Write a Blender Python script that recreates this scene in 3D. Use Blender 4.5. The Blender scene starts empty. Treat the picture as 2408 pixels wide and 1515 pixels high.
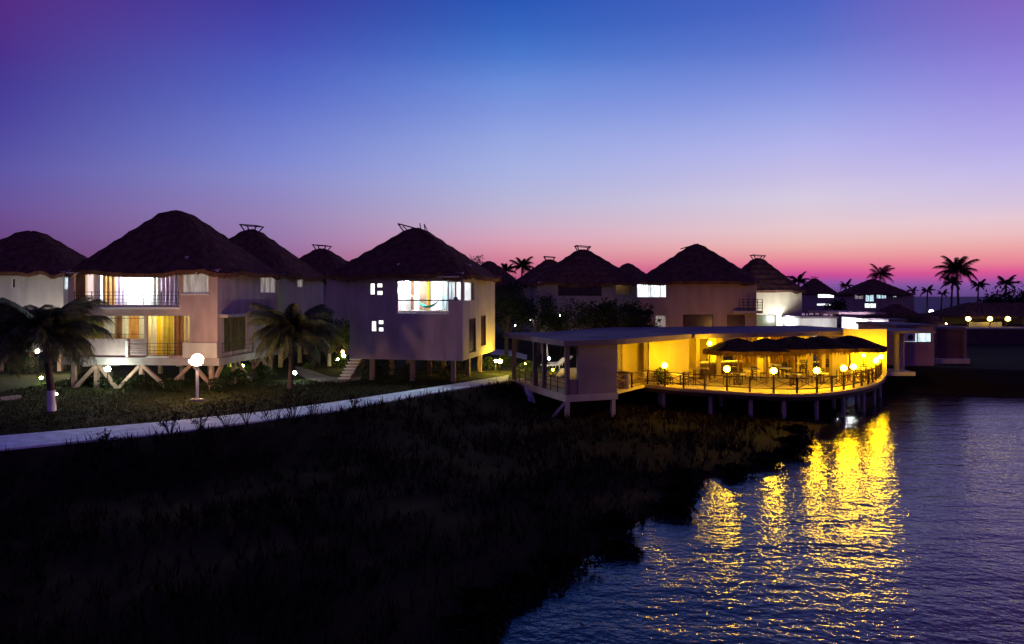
import bpy, math, random
import numpy as np
from mathutils import Vector, Matrix

random.seed(7)
SC = bpy.context.scene
COL = SC.collection
R = math.radians

# ------------------------------------------------------------------ camera
# survey numbers: focal length and horizon in the 2408 px wide view of the photo, camera height in metres
K, CX, HOR, H = 1719.0, 1204.0, 697.0, 6.0
cam_d = bpy.data.cameras.new('camera')
cam = bpy.data.objects.new('camera', cam_d)
COL.objects.link(cam)
cam.location = (0, 0, H)
cam.rotation_euler = (R(90), 0, 0)
cam_d.sensor_width = 36.0
cam_d.lens = 36.0 * K / 2408.0
cam_d.shift_y = -(757.5 - HOR) / 2408.0
cam_d.clip_end = 30000
SC.camera = cam

# ------------------------------------------------------------------ exposure
SC.view_settings.view_transform = 'Standard'
SC.view_settings.look = 'None'
SC.view_settings.exposure = 0.0
SC.view_settings.gamma = 1.0
SC.view_settings.use_curve_mapping = False
SC.cycles.use_denoising = True
SC.cycles.max_bounces = 5
SC.cycles.diffuse_bounces = 3
SC.cycles.glossy_bounces = 3
SC.cycles.transmission_bounces = 3
SC.cycles.transparent_max_bounces = 6
SC.cycles.sample_clamp_indirect = 4.0
SC.cycles.caustics_reflective = False
SC.cycles.caustics_refractive = False

# ------------------------------------------------------------------ dusk sky (sun is below the horizon)
def lin(c):
    return tuple(((v / 255.0) / 12.92 if v / 255.0 <= 0.04045 else ((v / 255.0 + 0.055) / 1.055) ** 2.4) for v in c)

world = bpy.data.worlds.new('World')
SC.world = world
world.use_nodes = True
WN = world.node_tree.nodes; WL = world.node_tree.links
WN.clear()
def wn(t, **kw):
    n = WN.new(t)
    for k, v in kw.items(): setattr(n, k, v)
    return n
def wmath(op, a, b=None, clamp=False):
    n = wn('ShaderNodeMath', operation=op); n.use_clamp = clamp
    for i, v in enumerate((a, b)):
        if v is None: continue
        if isinstance(v, (int, float)): n.inputs[i].default_value = v
        else: WL.new(v, n.inputs[i])
    return n.outputs[0]
def wstep(v, lo, hi, a=0.0, b=1.0):
    n = wn('ShaderNodeMapRange', interpolation_type='SMOOTHSTEP')
    WL.new(v, n.inputs[0])
    n.inputs[1].default_value = lo; n.inputs[2].default_value = hi
    n.inputs[3].default_value = a; n.inputs[4].default_value = b
    return n.outputs[0]
tc = wn('ShaderNodeTexCoord')
sep = wn('ShaderNodeSeparateXYZ'); WL.new(tc.outputs['Generated'], sep.inputs[0])
X_, Y_, Z_ = sep.outputs
hor2 = wmath('SQRT', wmath('ADD', wmath('MULTIPLY', X_, X_), wmath('MULTIPLY', Y_, Y_)))
elev = wmath('ARCTAN2', Z_, hor2)                       # elevation, radians
azim = wmath('ARCTAN2', X_, Y_)                         # azimuth from straight ahead, right positive
nz = wn('ShaderNodeTexNoise'); nz.inputs['Scale'].default_value = 3.0; nz.inputs['Detail'].default_value = 3
mp = wn('ShaderNodeMapping'); mp.inputs['Scale'].default_value = (1, 1, 9)
WL.new(tc.outputs['Generated'], mp.inputs[0]); WL.new(mp.outputs[0], nz.inputs[0])
elev = wmath('ADD', elev, wmath('MULTIPLY', wmath('SUBTRACT', nz.outputs[0], 0.5), 0.004))
fac = wmath('MULTIPLY', elev, 1.0 / 0.75, clamp=True)   # 0 .. 43 degrees
def ramp(stops):
    n = wn('ShaderNodeValToRGB'); n.color_ramp.interpolation = 'LINEAR'
    e = n.color_ramp.elements
    stops = sorted(stops)
    while len(e) < len(stops): e.new(0.5)
    for el, (t, c) in zip(e, stops):
        el.position = math.atan(t) / 0.75; el.color = lin(c) + (1,)
    WL.new(fac, n.inputs[0])
    return n.outputs[0]
def wmix(f, a, b):
    n = wn('ShaderNodeMix', data_type='RGBA')
    WL.new(f, n.inputs[0]); WL.new(a, n.inputs[6]); WL.new(b, n.inputs[7])
    return n.outputs[2]
far_left = ramp([(0.0, (78, 44, 88)), (0.05, (100, 64, 120)), (0.085, (108, 77, 141)), (0.106, (104, 83, 154)), (0.1445, (92, 85, 165)), (0.176, (82, 75, 160)),
                 (0.208, (74, 65, 155)), (0.24, (70, 58, 148)), (0.272, (75, 50, 140)), (0.34, (84, 45, 130)), (0.75, (40, 35, 105))])
mid_left = ramp([(0.0, (118, 66, 112)), (0.04, (150, 96, 142)), (0.07, (150, 118, 168)), (0.104, (150, 130, 182)), (0.152, (138, 138, 202)), (0.177, (125, 135, 208)),
                 (0.213, (112, 125, 205)), (0.249, (95, 112, 200)), (0.286, (80, 98, 192)), (0.334, (70, 78, 178)), (0.383, (62, 62, 160)), (0.75, (34, 40, 115))])
centre = ramp([(0.0, (112, 70, 126)), (0.012, (162, 74, 126)), (0.028, (194, 94, 130)), (0.046, (210, 122, 148)), (0.064, (218, 148, 168)), (0.079, (216, 164, 188)), (0.097, (205, 175, 200)),
               (0.123, (188, 181, 213)), (0.148, (177, 180, 221)), (0.1745, (166, 177, 226)), (0.213, (151, 167, 226)), (0.251, (130, 152, 222)), (0.29, (108, 141, 218)),
               (0.329, (76, 120, 205)), (0.367, (55, 102, 192)), (0.405, (42, 88, 182)), (0.75, (20, 54, 132))])
mid_right = ramp([(0.0, (95, 66, 130)), (0.013, (126, 84, 156)), (0.019, (152, 84, 164)), (0.0273, (202, 76, 152)), (0.0374, (228, 110, 150)), (0.051, (235, 155, 160)), (0.066, (236, 185, 181)),
                  (0.087, (232, 200, 206)), (0.105, (222, 201, 215)), (0.126, (214, 203, 225)), (0.152, (200, 191, 229)), (0.191, (180, 180, 235)), (0.23, (155, 165, 230)),
                  (0.269, (130, 145, 222)), (0.321, (96, 118, 205)), (0.373, (76, 100, 195)), (0.75, (36, 56, 136))])
far_right = ramp([(0.0, (98, 70, 134)), (0.013, (128, 86, 160)), (0.019, (176, 84, 158)), (0.0275, (222, 88, 148)), (0.038, (232, 130, 150)), (0.055, (236, 165, 166)), (0.072, (236, 190, 194)),
                  (0.089, (230, 200, 211)), (0.106, (215, 196, 222)), (0.1445, (195, 186, 234)), (0.176, (178, 170, 232)), (0.208, (165, 155, 228)), (0.25, (148, 135, 220)),
                  (0.293, (133, 115, 206)), (0.336, (128, 102, 193)), (0.75, (60, 58, 140))])
def wlin(v, lo, hi):
    n = wn('ShaderNodeMapRange'); n.clamp = True
    WL.new(v, n.inputs[0]); n.inputs[1].default_value = lo; n.inputs[2].default_value = hi
    return n.outputs[0]
skycol = wmix(wlin(azim, R(-35), R(-18)), far_left, mid_left)
skycol = wmix(wlin(azim, R(-18), R(0)), skycol, centre)
skycol = wmix(wlin(azim, R(0), R(22)), skycol, mid_right)
skycol = wmix(wlin(azim, R(22), R(34)), skycol, far_right)
skycol = wmix(wstep(azim, R(60), R(150)), skycol, far_left)   # the sky behind is the same dusk violet from both sides
bg = wn('ShaderNodeBackground'); bg.inputs[1].default_value = 1.0
WL.new(skycol, bg.inputs[0])
wo = wn('ShaderNodeOutputWorld'); WL.new(bg.outputs[0], wo.inputs[0])

# ------------------------------------------------------------------ materials
MATS = {}
def mat(name, color, rough=0.8, var=0.15, scale=3.0, bump=0.0, bscale=None, spec=0.3, stretch=(1, 1, 1), coord='Object', translucent=0.0, metal=0.0, color2=None):
    if name in MATS: return MATS[name]
    m = bpy.data.materials.new(name); m.use_nodes = True
    N, L = m.node_tree.nodes, m.node_tree.links
    b = N['Principled BSDF']
    b.inputs['Roughness'].default_value = rough
    b.inputs['Specular IOR Level'].default_value = spec
    b.inputs['Metallic'].default_value = metal
    t = N.new('ShaderNodeTexCoord'); p = N.new('ShaderNodeMapping'); p.inputs['Scale'].default_value = stretch
    L.new(t.outputs[coord], p.inputs[0])
    n = N.new('ShaderNodeTexNoise'); n.inputs['Scale'].default_value = scale; n.inputs['Detail'].default_value = 5
    L.new(p.outputs[0], n.inputs[0])
    mx = N.new('ShaderNodeMix'); mx.data_type = 'RGBA'
    c2 = color2 or tuple(v * (1 + var) for v in color)
    c1 = tuple(v * (1 - var) for v in color)
    mr = N.new('ShaderNodeMapRange'); mr.inputs[1].default_value = 0.3; mr.inputs[2].default_value = 0.7
    L.new(n.outputs[0], mr.inputs[0]); L.new(mr.outputs[0], mx.inputs[0])
    mx.inputs[6].default_value = c1 + (1,); mx.inputs[7].default_value = c2 + (1,)
    L.new(mx.outputs[2], b.inputs['Base Color'])
    if bump:
        n2 = N.new('ShaderNodeTexNoise'); n2.inputs['Scale'].default_value = bscale or scale * 6; n2.inputs['Detail'].default_value = 4
        L.new(p.outputs[0], n2.inputs[0])
        bp = N.new('ShaderNodeBump'); bp.inputs['Strength'].default_value = bump; bp.inputs['Distance'].default_value = 0.05
        L.new(n2.outputs[0], bp.inputs['Height']); L.new(bp.outputs[0], b.inputs['Normal'])
    if translucent:
        tr = N.new('ShaderNodeBsdfTranslucent'); L.new(mx.outputs[2], tr.inputs[0])
        ms = N.new('ShaderNodeMixShader'); ms.inputs[0].default_value = translucent
        L.new(b.outputs[0], ms.inputs[1]); L.new(tr.outputs[0], ms.inputs[2])
        L.new(ms.outputs[0], N['Material Output'].inputs[0])
    MATS[name] = m
    return m
def emit(name, color, strength):
    if name in MATS: return MATS[name]
    m = bpy.data.materials.new(name); m.use_nodes = True
    b = m.node_tree.nodes['Principled BSDF']
    b.inputs['Base Color'].default_value = (0.8, 0.8, 0.8, 1)
    b.inputs['Emission Color'].default_value = tuple(color) + (1,)
    b.inputs['Emission Strength'].default_value = strength
    MATS[name] = m
    return m
def litpane(name, color, strength, vstripe=6.0):
    """a lit window: curtain folds give uneven brightness across the pane"""
    if name in MATS: return MATS[name]
    m = bpy.data.materials.new(name); m.use_nodes = True
    N, L = m.node_tree.nodes, m.node_tree.links
    b = N['Principled BSDF']; b.inputs['Base Color'].default_value = (0.3, 0.3, 0.3, 1); b.inputs['Roughness'].default_value = 0.3
    t = N.new('ShaderNodeTexCoord'); p = N.new('ShaderNodeMapping'); p.inputs['Scale'].default_value = (vstripe, vstripe, 0.8)
    n = N.new('ShaderNodeTexNoise'); n.inputs['Scale'].default_value = 1.0; n.inputs['Detail'].default_value = 2
    L.new(t.outputs['Object'], p.inputs[0]); L.new(p.outputs[0], n.inputs[0])
    mr = N.new('ShaderNodeMapRange'); mr.inputs[1].default_value = 0.35; mr.inputs[2].default_value = 0.65
    mr.inputs[3].default_value = strength * 0.45; mr.inputs[4].default_value = strength * 1.4
    L.new(n.outputs[0], mr.inputs[0]); L.new(mr.outputs[0], b.inputs['Emission Strength'])
    b.inputs['Emission Color'].default_value = tuple(color) + (1,)
    MATS[name] = m
    return m

PLASTER = mat('plaster_mauve', (0.46, 0.33, 0.325), 0.9, 0.24, 1.1, 0.2, 14, stretch=(1, 1, 0.3))
PLASTER_W = mat('plaster_white', (0.60, 0.55, 0.52), 0.9, 0.16, 1.1, 0.2, 14, stretch=(1, 1, 0.3))
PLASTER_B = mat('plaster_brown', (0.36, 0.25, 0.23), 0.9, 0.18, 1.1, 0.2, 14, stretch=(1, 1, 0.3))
PLASTER_G = mat('plaster_grey', (0.32, 0.27, 0.27), 0.9, 0.12, 0.6, 0.15, 14)
PLASTER_Y = mat('plaster_ochre', (0.56, 0.46, 0.32), 0.9, 0.14, 1.1, 0.2, 14, stretch=(1, 1, 0.3))
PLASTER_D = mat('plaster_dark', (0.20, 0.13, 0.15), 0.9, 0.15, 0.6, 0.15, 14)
CONC = mat('concrete', (0.40, 0.34, 0.33), 0.9, 0.15, 1.2, 0.2, 16)
ROOFCONC = mat('roof_concrete', (0.15, 0.105, 0.14), 0.8, 0.2, 0.6, 0.2, 9)
WHITE = mat('white_paint', (0.78, 0.77, 0.75), 0.6, 0.05, 2)
PATHM = mat('path_concrete_cool_lit', (0.68, 0.84, 0.88), 0.85, 0.24, 1.6, 0.2, 12)  # cool lamp light is tinted into the pale concrete colour
THATCH = mat('thatch', (0.13, 0.058, 0.040), 0.95, 0.45, 2.2, 0.9, 9, 0.05, (1, 1, 0.35))
FRINGE = mat('thatch_fringe', (0.17, 0.085, 0.055), 0.95, 0.4, 4, 0.0, None, 0.05)
PALAPA = mat('palapa_thatch', (0.05, 0.024, 0.014), 0.95, 0.5, 3, 0.9, 12, 0.05, (1, 1, 0.4))
WOOD = mat('dark_wood', (0.05, 0.028, 0.018), 0.7, 0.3, 5, 0.3, 20, 0.2, (1, 1, 0.2))
WOODM = mat('brown_wood', (0.20, 0.11, 0.06), 0.7, 0.3, 5, 0.3, 20, 0.2, (1, 1, 0.2))
STRUT = mat('strut_plaster', (0.42, 0.27, 0.21), 0.9, 0.2, 2, 0.2, 16)
IRON = mat('dark_iron', (0.03, 0.025, 0.03), 0.5, 0.2, 5)
POLE = mat('pale_pole', (0.60, 0.52, 0.46), 0.8, 0.2, 5)
GLASSD = mat('dark_glass', (0.012, 0.008, 0.010), 0.12, 0.3, 2, 0, None, 0.5)
GLASSB = mat('brown_pane', (0.055, 0.022, 0.02), 0.3, 0.4, 2, 0, None, 0.4)
CUR_Y = mat('curtain_yellow', (0.80, 0.52, 0.03), 0.9, 0.1, 4, translucent=0.5)
CUR_W = mat('curtain_white', (0.80, 0.80, 0.74), 0.9, 0.08, 4, translucent=0.5)
CUR_G = mat('curtain_green', (0.42, 0.48, 0.10), 0.9, 0.15, 4, translucent=0.5)
CUR_O = mat('curtain_orange', (0.62, 0.34, 0.12), 0.9, 0.15, 4, translucent=0.5)
CUR_B = mat('curtain_brown', (0.26, 0.13, 0.07), 0.9, 0.15, 4, translucent=0.4)
CUR_P = mat('curtain_mauve', (0.55, 0.42, 0.58), 0.9, 0.15, 4, translucent=0.5)
CUR_L = mat('curtain_olive', (0.42, 0.33, 0.06), 0.9, 0.15, 4, translucent=0.5)
CLOTH = mat('table_cloth', (0.72, 0.66, 0.48), 0.9, 0.05, 4)
DECKM = mat('deck_floor', (0.64, 0.50, 0.17), 0.75, 0.18, 1.2, 0.2, 14)
YWALL = mat('ochre_wall', (0.66, 0.52, 0.17), 0.9, 0.16, 1.0, 0.2, 12, stretch=(1, 1, 0.4))
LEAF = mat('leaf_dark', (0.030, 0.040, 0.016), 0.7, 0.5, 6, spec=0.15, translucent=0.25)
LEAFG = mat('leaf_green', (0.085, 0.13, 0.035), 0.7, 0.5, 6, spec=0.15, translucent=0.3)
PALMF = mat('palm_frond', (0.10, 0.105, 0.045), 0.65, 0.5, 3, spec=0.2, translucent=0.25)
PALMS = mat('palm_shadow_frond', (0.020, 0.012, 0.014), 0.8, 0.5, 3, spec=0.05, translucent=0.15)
BARK = mat('bark', (0.10, 0.07, 0.055), 0.9, 0.35, 6, 0.5, 24)
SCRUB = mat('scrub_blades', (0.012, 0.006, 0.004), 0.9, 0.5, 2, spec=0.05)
TWIG = mat('twig', (0.045, 0.030, 0.028), 0.9, 0.3, 6)
STONE = mat('stone', (0.40, 0.33, 0.31), 0.9, 0.3, 4, 0.4, 20)
STEPM = mat('step_concrete', (0.60, 0.55, 0.50), 0.9, 0.15, 3, 0.2, 20)
HAMMOCK = mat('hammock_teal', (0.05, 0.42, 0.34), 0.9, 0.15, 6)
BLUEC = mat('blue_cloth', (0.03, 0.10, 0.42), 0.9, 0.15, 6)
E_WARM = emit('lamp_warm', (1.0, 0.62, 0.32), 220)
E_COOL = emit('lamp_cool', (0.86, 0.95, 1.0), 200)
E_COOLB = emit('lamp_cool_bright', (0.86, 0.95, 1.0), 950)
E_AMBER = emit('lamp_amber', (1.0, 0.57, 0.004), 290)
E_AMBERL = emit('lamp_amber_low', (1.0, 0.56, 0.006), 330)
E_YEL = emit('lamp_yellow', (1.0, 0.78, 0.16), 200)
E_GREEN = emit('lamp_green', (0.55, 1.0, 0.06), 220)
E_CYAN = emit('lamp_cyan', (0.80, 1.0, 0.80), 240)
E_SMALL = emit('lamp_small', (0.9, 0.95, 1.0), 30)
PANE_W = litpane('pane_white', (0.92, 0.98, 1.0), 1.6)
PANE_C = litpane('pane_cyan', (0.62, 0.88, 1.0), 0.85)
PANE_DIM = litpane('pane_dim', (0.9, 0.78, 0.70), 0.26)
PANE_Y = litpane('pane_yellow', (1.0, 0.62, 0.10), 0.8)

# ------------------------------------------------------------------ mesh helpers
class MB:
    def __init__(s): s.v = []; s.f = []
    def add(s, vs, fs):
        o = len(s.v); s.v += [tuple(p) for p in vs]; s.f += [tuple(i + o for i in f) for f in fs]; return s
    def box(s, x0, x1, y0, y1, z0, z1):
        vs = [(x, y, z) for z in (z0, z1) for y in (y0, y1) for x in (x0, x1)]
        return s.add(vs, [(0, 2, 3, 1), (4, 5, 7, 6), (0, 1, 5, 4), (2, 6, 7, 3), (0, 4, 6, 2), (1, 3, 7, 5)])
    def bar(s, p, q, w, h=None):
        p, q = Vector(p), Vector(q); d = (q - p).normalized()
        up = Vector((0, 0, 1)) if abs(d.z) < 0.95 else Vector((1, 0, 0))
        a = d.cross(up).normalized() * w / 2; b = d.cross(a).normalized() * (h or w) / 2
        vs = [p - a - b, p + a - b, p + a + b, p - a + b, q - a - b, q + a - b, q + a + b, q - a + b]
        return s.add(vs, [(0, 1, 2, 3), (4, 7, 6, 5), (0, 4, 5, 1), (1, 5, 6, 2), (2, 6, 7, 3), (3, 7, 4, 0)])
    def tube(s, pts, rad, n=8, cap=True):
        pts = [Vector(p) for p in pts]
        if not hasattr(rad, '__len__'): rad = [rad] * len(pts)
        vs = []; fs = []
        for i, p in enumerate(pts):
            d = (pts[min(i + 1, len(pts) - 1)] - pts[max(i - 1, 0)]).normalized()
            up = Vector((0, 0, 1)) if abs(d.z) < 0.9 else Vector((1, 0, 0))
            a = d.cross(up).normalized(); b = d.cross(a)
            for k in range(n):
                t = 2 * math.pi * k / n
                vs.append(p + (a * math.cos(t) + b * math.sin(t)) * rad[i])
        for i in range(len(pts) - 1):
            for k in range(n):
                fs.append((i * n + k, i * n + (k + 1) % n, (i + 1) * n + (k + 1) % n, (i + 1) * n + k))
        if cap:
            fs.append(tuple(range(n))); fs.append(tuple((len(pts) - 1) * n + k for k in range(n)))
        return s.add(vs, fs)
    def prism(s, poly, z0, z1):
        n = len(poly)
        vs = [(x, y, z0) for x, y in poly] + [(x, y, z1) for x, y in poly]
        fs = [tuple(range(n))[::-1], tuple(range(n, 2 * n))] + [(i, (i + 1) % n, n + (i + 1) % n, n + i) for i in range(n)]
        return s.add(vs, fs)
    def lathe(s, prof, n=16, c=(0, 0)):
        vs = []; fs = []
        for r, z in prof:
            for k in range(n):
                t = 2 * math.pi * k / n; vs.append((c[0] + r * math.cos(t), c[1] + r * math.sin(t), z))
        for i in range(len(prof) - 1):
            for k in range(n):
                fs.append((i * n + k, i * n + (k + 1) % n, (i + 1) * n + (k + 1) % n, (i + 1) * n + k))
        return s.add(vs, fs)
    def ball(s, c, r, n=10, m=6):
        prof = [(r * math.sin(math.pi * i / m) + 1e-4, c[2] - r * math.cos(math.pi * i / m)) for i in range(m + 1)]
        return s.lathe(prof, n, c)
    def mesh(s, name, material, smooth=False):
        me = bpy.data.meshes.new(name); me.from_pydata(s.v, [], s.f); me.update()
        me.materials.append(material)
        if smooth: me.polygons.foreach_set('use_smooth', [True] * len(me.polygons))
        return me
    def build(s, name, material, parent=None, smooth=False, kind=None, label=None):
        return link(name, s.mesh(name, material, smooth), parent, kind, label)
def link(name, me, parent=None, kind=None, label=None):
    o = bpy.data.objects.new(name, me); COL.objects.link(o)
    if parent is not None: o.parent = parent
    if kind: o['kind'] = kind
    if label: o['label'] = label
    return o
def thing(name, label, cat, loc=(0, 0, 0), rz=0.0, group=None):
    o = bpy.data.objects.new(name, None); COL.objects.link(o)
    o.location = loc; o.rotation_euler = (0, 0, rz); o.empty_display_size = 0.3
    return tag(o, label, cat, group)
def tag(o, label, cat, group=None):
    o['label'] = label; o['category'] = cat
    if group: o['group'] = group
    return o
def copy_tree(o, parent=None):
    c = o.copy(); COL.objects.link(c); c.parent = parent
    for ch in list(o.children): copy_tree(ch, c)
    return c
def at(dx, dy, Y): return Vector(((dx - CX) / K * Y, Y, H - (dy - HOR) / K * Y))
def gr(dx, dy, z=0.0): return at(dx, dy, (H - z) * K / (dy - HOR))

# ------------------------------------------------------------------ terrain and water
WZ = -1.7
SHORE = [(-6, -60), (-4, 0), (-1.4, 10), (-0.8, 16.1), (0.3, 19.4), (3.0, 22.4), (3.9, 24.2), (6.4, 26.6), (6.9, 28.6), (8.1, 30.4), (10.4, 31.6), (12.2, 33.9),
         (14.2, 35.2), (15.5, 38.4), (20.0, 45.6), (23.7, 51.9), (26.4, 57.5), (30.3, 59.3), (33.3, 58.4), (38.5, 55.5), (48, 53.5), (62, 49), (90, 30), (120, -60)]
UP_EDGE = [(-90, -14), (-38.5, 16.5), (-19.9, 28.4), (-14.9, 31.9), (-11.9, 35), (-9, 38.2), (-5.3, 44.3), (-0.1, 51.6), (6, 54), (14, 57), (24, 62),
           (30.3, 62), (36, 61), (50, 58), (70, 52), (110, 40), (3000, 40), (3000, 3000), (-3000, 3000), (-3000, -14)]
def seg_dist(px, py, poly, closed=True):
    d = np.full(px.shape, 1e9)
    n = len(poly)
    for i in range(n if closed else n - 1):
        ax, ay = poly[i]; bx, by = poly[(i + 1) % n]
        vx, vy = bx - ax, by - ay
        t = np.clip(((px - ax) * vx + (py - ay) * vy) / (vx * vx + vy * vy), 0, 1)
        d = np.minimum(d, np.hypot(px - ax - t * vx, py - ay - t * vy))
    return d
def inside(px, py, poly):
    r = np.zeros(px.shape, bool); n = len(poly)
    for i in range(n):
        ax, ay = poly[i]; bx, by = poly[(i + 1) % n]
        c = ((ay > py) != (by > py))
        with np.errstate(divide='ignore', invalid='ignore'):
            r ^= c & (px < (bx - ax) * (py - ay) / (by - ay) + ax)
    return r
def ss(t): t = np.clip(t, 0, 1); return t * t * (3 - 2 * t)
def hnoise(x, y):
    return (np.sin(x * 0.9 + 1.3 * np.sin(y * 0.7)) + np.sin(y * 1.1 + 1.7 * np.sin(x * 0.6 + 2)) + 0.6 * np.sin(x * 2.3 - y * 1.9)) / 2.6
def terrain(px, py):
    px = np.asarray(px, float); py = np.asarray(py, float)
    d = seg_dist(px, py, SHORE); w = inside(px, py, SHORE)
    d = np.where(w, -d, d) + 0.35 * hnoise(px * 1.7, py * 1.7) * (np.abs(d) < 6)
    north = inside(px, py, UP_EDGE)
    du = np.where(north, 0, seg_dist(px, py, UP_EDGE))
    slope = WZ + 0.22 * ss(d / 1.6) + 1.50 * ss((d - 2) / 50) + 0.10 * hnoise(px, py) * ss((d - 0.5) / 4)
    emb = -0.32 * np.maximum(du - 0.4, 0)
    z = np.maximum(slope, emb)
    z = np.minimum(z, WZ + 1.72 * ss(d / 3.0))
    z = np.where(north & (d > 3.0), np.minimum(z, 0.0), z)
    z = np.where(d < 0, WZ + 0.30 * np.maximum(d, -4), z)
    far = ss((py - 225) / 60)
    return z * (1 - far) + far * -4.0
def tz(x, y): return float(terrain(np.array([x]), np.array([y]))[0])
def axis(lo, dlo, dhi, hi, step, grow=1.25):
    a = list(np.arange(dlo, dhi, step)); s = step; v = a[-1]
    while v < hi: s *= grow; v += s; a.append(v)
    s = step; v = a[0]
    while v > lo: s *= grow; v -= s; a.insert(0, v)
    return np.array(a)
gx = axis(-2500, -44, 62, 2500, 0.7); gy = axis(-60, 4, 84, 330, 0.7, 1.12)
GX, GY = np.meshgrid(gx, gy); GZ = terrain(GX, GY)
nv = GX.size; nxx = len(gx); nyy = len(gy)
gv = np.stack([GX, GY, GZ], -1).reshape(-1, 3)
idx = np.arange(nv).reshape(nyy, nxx)
gf = np.stack([idx[:-1, :-1], idx[:-1, 1:], idx[1:, 1:], idx[1:, :-1]], -1).reshape(-1, 4)
gm = bpy.data.meshes.new('ground'); gm.from_pydata(gv.tolist(), [], gf.tolist()); gm.update()
gm.polygons.foreach_set('use_smooth', [True] * len(gm.polygons))
lawn = inside(GX, GY, UP_EDGE).astype(float) * ss((seg_dist(GX, GY, SHORE) - 3) / 3)
ca = gm.attributes.new('lawn', 'FLOAT', 'POINT'); ca.data.foreach_set('value', lawn.reshape(-1))
def ground_mat():
    m = bpy.data.materials.new('ground_mix'); m.use_nodes = True
    N, L = m.node_tree.nodes, m.node_tree.links; b = N['Principled BSDF']
    b.inputs['Roughness'].default_value = 0.95; b.inputs['Specular IOR Level'].default_value = 0.08
    t = N.new('ShaderNodeTexCoord')
    def noise(s, d=5):
        n = N.new('ShaderNodeTexNoise'); n.inputs['Scale'].default_value = s; n.inputs['Detail'].default_value = d
        L.new(t.outputs['Object'], n.inputs[0]); return n.outputs[0]
    def mixc(f, a, c):
        x = N.new('ShaderNodeMix'); x.data_type = 'RGBA'
        if isinstance(f, float): x.inputs[0].default_value = f
        else: L.new(f, x.inputs[0])
        for i, v in ((6, a), (7, c)):
            if isinstance(v, tuple): x.inputs[i].default_value = v + (1,)
            else: L.new(v, x.inputs[i])
        return x.outputs[2]
    def rng(v, a, c):
        x = N.new('ShaderNodeMapRange'); L.new(v, x.inputs[0]); x.inputs[1].default_value = a; x.inputs[2].default_value = c; return x.outputs[0]
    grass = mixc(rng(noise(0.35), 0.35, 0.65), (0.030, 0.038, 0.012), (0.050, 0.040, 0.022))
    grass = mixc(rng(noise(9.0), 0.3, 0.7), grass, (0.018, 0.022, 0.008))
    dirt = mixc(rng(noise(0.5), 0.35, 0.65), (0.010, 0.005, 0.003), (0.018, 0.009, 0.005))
    a = N.new('ShaderNodeAttribute'); a.attribute_name = 'lawn'
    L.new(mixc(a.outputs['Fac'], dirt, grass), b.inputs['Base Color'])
    bp = N.new('ShaderNodeBump'); bp.inputs['Strength'].default_value = 0.8; bp.inputs['Distance'].default_value = 0.08
    L.new(noise(14.0), bp.inputs['Height']); L.new(bp.outputs[0], b.inputs['Normal'])
    return m
gm.materials.append(ground_mat())
link('ground', gm, None, 'structure')

def water_mat():
    m = bpy.data.materials.new('lagoon_water'); m.use_nodes = True
    N, L = m.node_tree.nodes, m.node_tree.links; b = N['Principled BSDF']
    b.inputs['Base Color'].default_value = (0.006, 0.004, 0.012, 1)
    b.inputs['Roughness'].default_value = 0.06; b.inputs['IOR'].default_value = 1.5
    b.inputs['Specular Tint'].default_value = (1.0, 0.66, 0.80, 1)
    b.inputs['Specular IOR Level'].default_value = 0.5
    t = N.new('ShaderNodeTexCoord')
    def wave(sx, sy, rot, scale, det, rough=0.55):
        p = N.new('ShaderNodeMapping'); p.inputs['Scale'].default_value = (sx, sy, 1); p.inputs['Rotation'].default_value = (0, 0, R(rot))
        n = N.new('ShaderNodeTexNoise'); n.inputs['Scale'].default_value = scale; n.inputs['Detail'].default_value = det; n.inputs['Roughness'].default_value = rough
        L.new(t.outputs['Object'], p.inputs[0]); L.new(p.outputs[0], n.inputs[0]); return n.outputs[0]
    w1 = wave(0.28, 1.0, 22, 0.75, 2)
    w2 = wave(0.6, 1.0, 12, 2.4, 3)
    w3 = wave(0.85, 1.0, 30, 5.5, 3)
    def ma(op, a, c):
        x = N.new('ShaderNodeMath'); x.operation = op
        for i, v in enumerate((a, c)):
            if isinstance(v, float): x.inputs[i].default_value = v
            else: L.new(v, x.inputs[i])
        return x.outputs[0]
    hgt = ma('ADD', ma('MULTIPLY', w1, 0.08), ma('ADD', ma('MULTIPLY', w2, 0.045), ma('MULTIPLY', w3, 0.024)))
    bp = N.new('ShaderNodeBump'); bp.inputs['Strength'].default_value = 1.0; bp.inputs['Distance'].default_value = 1.0
    L.new(hgt, bp.inputs['Height']); L.new(bp.outputs[0], b.inputs['Normal'])
    return m
wm = MB(); wm.add([(-9000, -200, WZ), (9000, -200, WZ), (9000, 16000, WZ), (-9000, 16000, WZ)], [(0, 1, 2, 3)])
wm.build('water', water_mat(), None, kind='structure')

MB().add([(-9000, 330, WZ + 0.05), (9000, 330, WZ + 0.05), (9000, 16000, WZ + 0.05), (-9000, 16000, WZ + 0.05)], [(0, 1, 2, 3)]).build('sea', mat('hazy_sea', (0.12, 0.065, 0.17), 0.75, 0.15, 0.05, spec=0.1), None, kind='structure')  # purple haze over the water is mixed into the sea colour
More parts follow.
